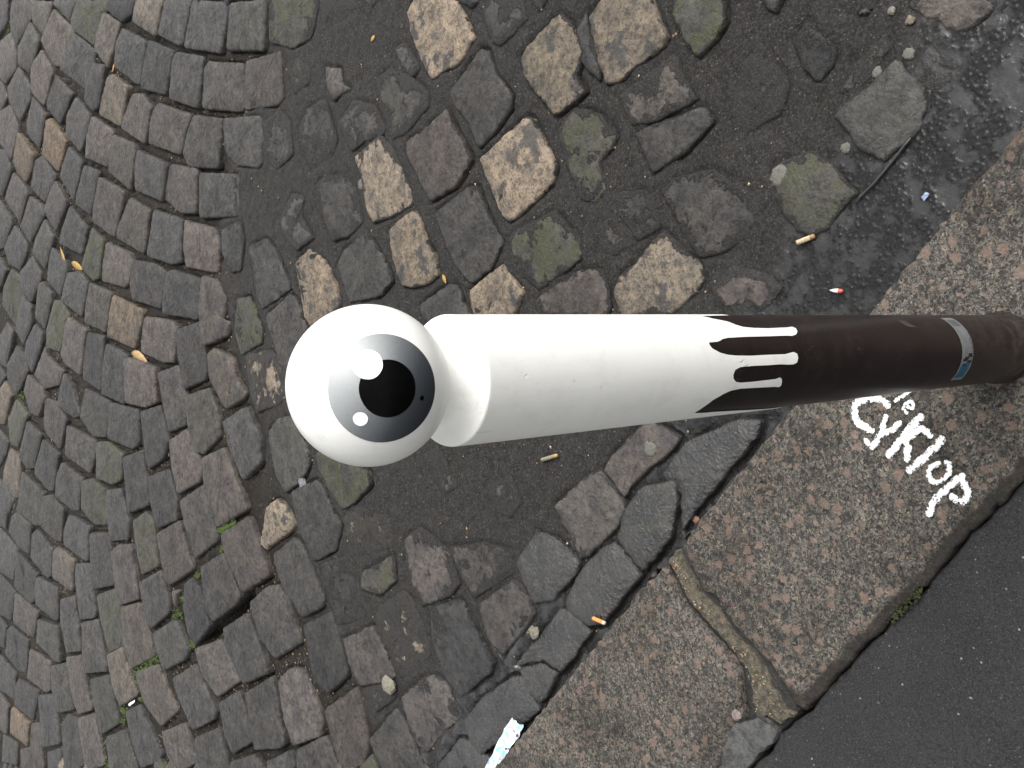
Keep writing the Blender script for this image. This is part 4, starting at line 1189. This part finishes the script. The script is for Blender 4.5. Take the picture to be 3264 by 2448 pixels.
def zroad(P):
    xi = np.clip(np.searchsorted(XS, P[:, 0]) - 1, 0, nx - 2); yi = np.clip(np.searchsorted(YS, P[:, 1]) - 1, 0, ny - 2)
    fx = (P[:, 0] - XS[xi]) / (XS[xi + 1] - XS[xi]); fy = (P[:, 1] - YS[yi]) / (YS[yi + 1] - YS[yi])
    return (GZ[yi, xi] * (1 - fx) + GZ[yi, xi + 1] * fx) * (1 - fy) + (GZ[yi + 1, xi] * (1 - fx) + GZ[yi + 1, xi + 1] * fx) * fy
P = np.stack([nrs.uniform(-2.2, 2.2, 60000), nrs.uniform(0.8, 6.2, 60000)], 1)
dens = np.clip((fbm(P[:, 0] * 6, P[:, 1] * 6, 55) - 0.42) * 4, 0.03, 1)
istar = np.interp(P[:, 0], TARL[:, 0], TARL[:, 1]) > P[:, 1]
P = P[(nrs.rand(len(P)) < np.where(istar, 0.05, dens)) & (kerb_dist(P[:, 0], P[:, 1]) > 0.03)]
P = P[free(P, 0.97)]
zz = zroad(P)
specks('grit', [(x, y, z + 0.0018) for (x, y), z in zip(P, zz)], 0.0029, [(.20, .15, .09), (.13, .10, .07), (.30, .25, .18), (.26, .16, .08), (.09, .08, .07), (.07, .065, .06)], 'sand_grains')
g_ = bpy.data.objects['grit']; tag(g_, 'tan and grey grit lying in the joints between cobblestones', 'grit', kind='stuff')
# grit on the mortar between the kerb stones
mpoly = np.array(mp)
P = np.stack([nrs.uniform(mpoly[:, 0].min(), mpoly[:, 0].max(), 900), nrs.uniform(mpoly[:, 1].min(), mpoly[:, 1].max(), 900)], 1)
P = P[in_poly(P[:, 0], P[:, 1], mpoly.mean(0) + (mpoly - mpoly.mean(0)) * .96)]
g2 = specks('mortar_grit', [(x, y, -0.0065) for x, y in P], 0.0021, [(.28, .19, .07), (.26, .23, .18), (.13, .11, .08), (.24, .13, .05), (.10, .085, .06), (.09, .08, .06)], 'yellow_grains')
tag(g2, 'yellow and white grains set in the mortar between kerb stones', 'grit', kind='stuff')
# moss
spots = [(0, 2, 870, 1050, 60), (0, 2, 930, 1010, 50), (0, 2, 980, 960, 45), (0, 2, 1420, 120, 35), (0, 2, 1460, 100, 45), (0, 2, 1500, 75, 25), (0, 2, 1130, 665, 45), (0, 2, 1235, 865, 30), (0, 2, 1170, 570, 20),
         (0, 2, 790, 1290, 35), (0, 2, 880, 1090, 45), (0, 2, 785, 1360, 25), (0, 2, 1425, 240, 20), (0, 2, 1265, 415, 18), (0, 2, 995, 900, 20), (0, 2, 900, 1215, 22), (0, 0, 190, 30, 40), (0, 0, 195, 110, 22), (0, 0, 40, 190, 30), (0, 0, 20, 500, 30), (0, 0, 45, 570, 16), (0, 1, 130, 910, 35),
         (0, 0, 205, 630, 16), (0, 0, 390, 85, 16), (0, 1, 45, 40, 24), (0, 0, 130, 270, 14), (0, 2, 690, 1640, 22), (0, 2, 680, 1500, 18)]
MP = []
for c, r, x, y, rad in spots:
    for k in range(int(rad * 1.6)):
        p = ground(T(c, r, x + rng.gauss(0, rad * .45), y + rng.gauss(0, rad * .45)), ZR); MP.append(p)
MP = np.array(MP); MP = MP[free(MP, 0.95)]
mz = zroad(MP)
mo_ = specks('moss', [(x, y, max(z, ZR - 0.012) + 0.003) for (x, y), z in zip(MP, mz)], 0.0042, [(.035, .062, .010), (.050, .080, .014), (.028, .048, .010), (.06, .075, .02)], 'moss_green', 1.0)
tag(mo_, 'green moss growing in the joints between the cobblestones', 'moss', kind='stuff')
KM = []
for k in range(130):
    p = ground(T(3, 2, 850 + rng.gauss(0, 1) * 45, 625 + rng.gauss(0, 1) * 20), 0); KM.append(p)
KM2 = []
e0, e1 = G(3, 2, 780, 700), G(3, 2, 980, 500)
for k in range(160):
    t = rng.random(); p = e0 + (e1 - e0) * t + np.array([rng.gauss(0, .004), rng.gauss(0, .004)]); KM2.append((p[0], p[1], -0.006 + rng.uniform(0, .004)))
mk = specks('moss', KM2, 0.0026, [(.018, .020, .006), (.025, .030, .008), (.02, .018, .010), (.035, .04, .012)], 'moss_olive', 1.0)
tag(mk, 'olive moss along the gap between kerb stone and asphalt pavement', 'moss', kind='stuff')

# ------------------------------------------------------------------ litter
def tube(P, r, seg=10, cap_=True):
    V, F = [], []
    n = len(P); P = [Vector(p) for p in P]
    for i in range(n):
        d = (P[min(n - 1, i + 1)] - P[max(0, i - 1)]).normalized()
        a = d.cross(Vector((0, 0, 1))); a = a.normalized() if a.length > 1e-4 else Vector((1, 0, 0)); b = d.cross(a)
        rr = r[i] if isinstance(r, (list, tuple)) else r
        for k in range(seg):
            t = 2 * math.pi * k / seg; q = P[i] + (a * math.cos(t) + b * math.sin(t)) * rr; V.append(tuple(q))
    for i in range(n - 1):
        for k in range(seg):
            j = (k + 1) % seg; F.append((i * seg + k, i * seg + j, (i + 1) * seg + j, (i + 1) * seg + k))
    if cap_: F += [tuple(range(seg))[::-1], tuple((n - 1) * seg + k for k in range(seg))]
    return V, F
bpy.context.view_layer.update()
_dg = bpy.context.evaluated_depsgraph_get()
def surf(p):      # level of whatever lies uppermost on the road there
    hit, loc, *_ = scene.ray_cast(_dg, Vector((p[0], p[1], 0.03)), Vector((0, 0, -1)))
    return loc.z if hit else ZR
def butt(a, b, split, m1, m2, label, z0=None, rad=0.0045):
    A, B = ground(a, ZR), ground(b, ZR)
    z = z2 = max(surf(A), surf(B), surf((A + B) / 2)) + rad * 0.9
    root = empty('cigarette_butt', (A[0], A[1], z))
    D = B - A; k = split
    f_ = lambda t: (D[0] * t, D[1] * t, (z2 - z) * t)
    v, f = tube([f_(0), f_(0.02), f_(k)], [rad * .9, rad, rad]); o = mesh_obj('filter', v, f, m1, root); fix_normals(o)
    v, f = tube([f_(k), f_(.95), f_(1)], [rad * .97, rad * .93, rad * .6]); o = mesh_obj('paper', v, f, m2, root); fix_normals(o)
    tag(root, label, 'cigarette butt', 'cigarette butts on the road')
M_FIL = simple('orange_filter_paper', (0.55, 0.22, 0.055), 0.7, 0.25, 400, 0.2, 0.0005)
M_TAN = simple('stained_paper', (0.40, 0.31, 0.20), 0.75, 0.25, 300, 0.3, 0.0005)
M_TAN2 = simple('muddy_paper', (0.17, 0.14, 0.10), 0.75, 0.35, 300, 0.3, 0.0005)
M_ASH = simple('wet_paper', (0.50, 0.44, 0.36), 0.75, 0.25, 300, 0.3, 0.0005)
butt(T(2, 2, 545, 682), T(2, 2, 625, 716), 0.8, M_FIL, M_ASH, 'orange cigarette butt in the wet gutter against the kerb')
butt(T(3, 0, 188, 1572), T(3, 0, 300, 1528), 0.78, M_TAN, simple('brown_filter_paper', (0.26, 0.16, 0.08), 0.7, 0.3, 300), 'flattened cream cigarette butt below the round worn cobblestone')
butt(T(2, 1, 200, 1320), T(2, 1, 300, 1290), 0.7, M_TAN2, simple('yellowed_paper', (0.30, 0.20, 0.08), 0.7, 0.3, 300), 'muddy grey brown cigarette butt lying on the tar')
# red tipped white scrap in the gutter
A, B = ground(T(3, 1, 398, 222), ZR), ground(T(3, 1, 485, 228), ZR)
z = surf(A) + 0.003
root = empty('plastic_scrap', (A[0], A[1], z)); D = B - A
v, f = tube([(0, 0, 0), (D[0] * .3, D[1] * .3, .0008), (D[0] * .68, D[1] * .68, .001)], [.0007, .003, .0038], 8); o = mesh_obj('white_end', v, f, simple('white_plastic', (.8, .78, .76), .4, .05), root); fix_normals(o)
v, f = tube([(D[0] * .68, D[1] * .68, .001), (D[0] * .9, D[1] * .9, .001), (D[0], D[1], 0)], [.0039, .0034, .0015], 8); o = mesh_obj('red_end', v, f, simple('red_plastic', (.62, .10, .06), .4, .2), root); fix_normals(o)
tag(root, 'tiny white plastic scrap with a red end in the gutter', 'scrap')
# wire
pw = [ground(T(3, 0, x, y), ZR) for x, y in ((930, 895), (880, 950), (800, 1055), (700, 1180), (600, 1270), (565, 1315))]
v, f = tube([(p[0], p[1], surf(p) + 0.004 + 0.001 * (i % 2)) for i, p in enumerate(pw)], [.0012, .0022, .0024, .0022, .002, .001], 8)
o = mesh_obj('wire', v, f, simple('black_rubber', (0.028, 0.029, 0.031), 0.45, 0.2, 80)); fix_normals(o)
tag(o, 'black wire lying straight along the edge of the wet gutter', 'wire')
# crumpled paper sheets, leaves, gum
def sheet(name, corners, nu, nv, rough, mat, z0, label, cat, thick=0.0006, parent=None, lev=ZR, group=None):
    c = [ground(p, lev) for p in corners]; ctr = sum(c) / 4
    V, F = [], []
    for lay in (0, 1):
        for j in range(nv + 1):
            for i in range(nu + 1):
                u, w = i / nu, j / nv
                p = (c[0] * (1 - u) + c[1] * u) * (1 - w) + (c[3] * (1 - u) + c[2] * u) * w
                if lay == 0:
                    h = z0 + rough * rng.random()
                    V.append((p[0] - ctr[0] + rng.uniform(-.0008, .0008), p[1] - ctr[1] + rng.uniform(-.0008, .0008), h + thick))
                else:
                    q = V[j * (nu + 1) + i]; V.append((q[0], q[1], q[2] - thick))
    N = (nu + 1) * (nv + 1)
    for j in range(nv):
        for i in range(nu):
            a = j * (nu + 1) + i
            F.append((a, a + 1, a + nu + 2, a + nu + 1)); F.append((N + a, N + a + nu + 1, N + a + nu + 2, N + a + 1))
    bd = [i for i in range(nu + 1)] + [j * (nu + 1) + nu for j in range(1, nv + 1)] + [nv * (nu + 1) + i for i in range(nu - 1, -1, -1)] + [j * (nu + 1) for j in range(nv - 1, 0, -1)]
    for a, b in zip(bd, bd[1:] + bd[:1]): F.append((a, N + a, N + b, b))
    o = mesh_obj(name, V, F, mat, parent, smooth=False); o.location = (ctr[0], ctr[1], 0); fix_normals(o)
    if label: tag(o, label, cat, group)
    return o
def mat_wrap():
    n = NT('printed_wrapper'); v = n.pos()
    a = n.noise(v, 42, 2, 0.4)
    col = n.crmp(a, [(0.0, (0.72, 0.75, 0.78)), (0.47, (0.30, 0.55, 0.75)), (0.56, (0.74, 0.76, 0.8)), (0.70, (0.10, 0.13, 0.22))], 'CONSTANT')
    return n.out(col, 0.35, n.bump(n.noise(v, 130, 3), 0.3, 0.002), 0.5)
sheet('wrapper', [T(2, 2, 10, 1330), T(2, 2, 100, 1385), T(1, 2, 1560, 1690), T(1, 2, 1500, 1660)], 6, 10, 0.010, mat_wrap(), ZR + 0.004, 'crumpled pale blue and white wrapper against the kerb edge', 'wrapper')
sheet('paper_scrap', [T(0, 2, 828, 1245), T(0, 2, 868, 1218), T(0, 2, 872, 1232), T(0, 2, 836, 1258)], 3, 2, 0.003, simple('white_paper', (.75, .75, .74), .7, .05), ZR - 0.004, 'small white paper scrap wedged in a mossy cobble joint', 'paper')
sheet('paper_scrap', [T(3, 0, 1000, 1280), T(3, 0, 1030, 1245), T(3, 0, 1055, 1255), T(3, 0, 1020, 1305)], 3, 2, 0.003, simple('pale_blue_paper', (.20, .25, .36), .6, .2), ZR + 0.002, 'small pale blue paper scrap in the wet gutter', 'paper')
M_LEAF = simple('yellow_leaf', (0.30, 0.19, 0.045), 0.6, 0.3, 120, 0.4, 0.001)
def leaf(a, b, wr, label, z=None, mat=M_LEAF, group=None):
    A, B = ground(a, ZR), ground(b, ZR); D = B - A; N_ = np.array([-D[1], D[0]]) * wr
    V = []; prof_ = [(0, 0.05), (.2, .7), (.45, 1), (.7, .8), (.9, .35), (1, .03)]
    z = max(surf((A + B) / 2), surf(A), surf(B)) + 0.0015
    for lay in (0, 1):
        for t, w in prof_:
            for s, dz in ((-1, 0.0018), (0, 0.0), (1, 0.0016)):
                p = D * t + N_ * w * s * .5; V.append((p[0], p[1], dz + rng.uniform(0, .0006) - lay * 0.0004 if lay == 0 else V[len(V) - 18][2] - 0.0004))
    F = []
    for i in range(5):
        for k in range(2):
            a_ = i * 3 + k; F.append((a_, a_ + 1, a_ + 4, a_ + 3)); F.append((18 + a_, 18 + a_ + 3, 18 + a_ + 4, 18 + a_ + 1))
    bd = [0, 1, 2, 5, 8, 11, 14, 17, 16, 15, 12, 9, 6, 3]
    for p, q in zip(bd, bd[1:] + bd[:1]): F.append((p, p + 18, q + 18, q))
    o = mesh_obj('leaf', V, F, mat); o.location = (A[0], A[1], z); fix_normals(o)
    tag(o, label, 'leaf', group)
leaf(T(1, 0, 770, 230), T(1, 0, 745, 268), 0.55, 'single orange leaf bit on the bare dark tar patch')
leaf(T(1, 1, 1212, 118), T(1, 1, 1235, 178), 0.45, 'small yellow leaf in the joint right by the bollard ball')
leaf(T(0, 0, 722, 408), T(0, 0, 710, 465), 0.4, 'narrow orange leaf bit in a far clean cobble joint', mat=simple('orange_leaf', (.36, .17, .05), .6, .3, 120, .4))
leaf(T(0, 0, 395, 1600), T(0, 1, 440, 85), 0.20, 'curled yellow leaf lying across a joint', ZR + 0.002)
leaf(T(0, 1, 440, 40), T(0, 1, 515, 88), 0.22, 'broad yellow leaf folded beside the curled yellow leaf', ZR + 0.003)
leaf(T(0, 1, 830, 625), T(0, 1, 935, 690), 0.28, 'dry tan leaf jammed under the pinkish cobblestone', ZR - 0.004, simple('tan_leaf', (.30, .20, .09), .7, .35, 120, .5))
M_GUM = simple('trodden_gum', (0.085, 0.082, 0.068), 0.7, 0.25, 160, 0.6, 0.002)
def gum(c, r, x, y, rad, label, k=1.0):
    ctr = ground(T(c, r, x, y), ZR); e = ground(T(c, r, x + rad, y), ZR); R_ = float(np.linalg.norm(e - ctr))
    z = surf(ctr) + 0.0002
    seg = 26; V = [(0, 0, 0.0015)]; F = []
    ph = [rng.uniform(.84, 1.14) for _ in range(seg)]
    for rr, zz_ in ((.55, .0013), (.9, .0007), (1.0, -.004)):
        for i in range(seg):
            a = 2 * math.pi * i / seg; w = R_ * rr * ph[i]; V.append((w * math.cos(a), w * math.sin(a), zz_))
    for i in range(seg): F.append((0, 1 + i, 1 + (i + 1) % seg))
    for q in range(2):
        for i in range(seg):
            j = (i + 1) % seg; b = 1 + q * seg; F.append((b + i, b + seg + i, b + seg + j, b + j))
    o = mesh_obj('chewing_gum', V, F, M_GUM); o.location = (ctr[0], ctr[1], z); fix_normals(o)
    tag(o, label, 'chewing gum', 'trodden gum spots')
gum(3, 0, 70, 1142, 62, 'large round trodden gum spot on the brown rounded cobblestone')
gum(3, 0, 905, 345, 42, 'pinkish trodden gum spot beside the pale greenish one')
gum(3, 0, 692, 462, 38, 'pale greenish trodden gum spot on the big grey cobblestone')
gum(3, 0, 492, 955, 36, 'small ragged trodden gum spot on the tar')
gum(2, 1, 893, 1250, 42, 'trodden gum spot on the stone beside the white pole')
gum(1, 0, 668, 1195, 20, 'tiny white trodden gum dot between two cobblestones')
# loose pebbles
def pebble(c, r, x, y, rad, col, label):
    ctr = ground(T(c, r, x, y), ZR); e = ground(T(c, r, x + rad, y), ZR); R_ = float(np.linalg.norm(e - ctr)) * .9
    bm = bmesh.new(); bmesh.ops.create_icosphere(bm, subdivisions=2, radius=R_)
    for v in bm.verts:
        v.co *= rng.uniform(.74, 1.18); v.co.z *= 0.45
    me_ = bpy.data.meshes.new('pebble'); bm.to_mesh(me_); bm.free()
    me_.materials.append(simple('pebble_stone', col, .7, .3, 200, .4))
    o = link(bpy.data.objects.new('pebble', me_)); o.location = (ctr[0], ctr[1], surf(ctr) + R_ * 0.4)
    tag(o, label, 'pebble')
pebble(2, 2, 145, 780, 34, (.12, .11, .085), 'pale knobbly pebble in a wet joint near the kerb')
pebble(1, 2, 880, 1120, 40, (.13, .12, .09), 'rounded buff pebble sunk in the dirt between cobblestones')
pebble(1, 1, 300, 1475, 24, (.11, .11, .115), 'small grey pebble in the joint below the ball')
pebble(3, 0, 800, 70, 30, (.11, .10, .085), 'whitish pebble beside the angular beige stone chip')
pebble(3, 0, 920, 130, 36, (.11, .088, .066), 'angular beige stone chip beside the whitish pebble')
pebble(2, 2, 1165, 55, 24, (.16, .085, .055), 'small reddish stone chip lodged against the kerb edge')
pebble(2, 2, 1550, 1272, 34, (.14, .11, .10), 'pinkish stone chip stuck in the broken mortar joint')
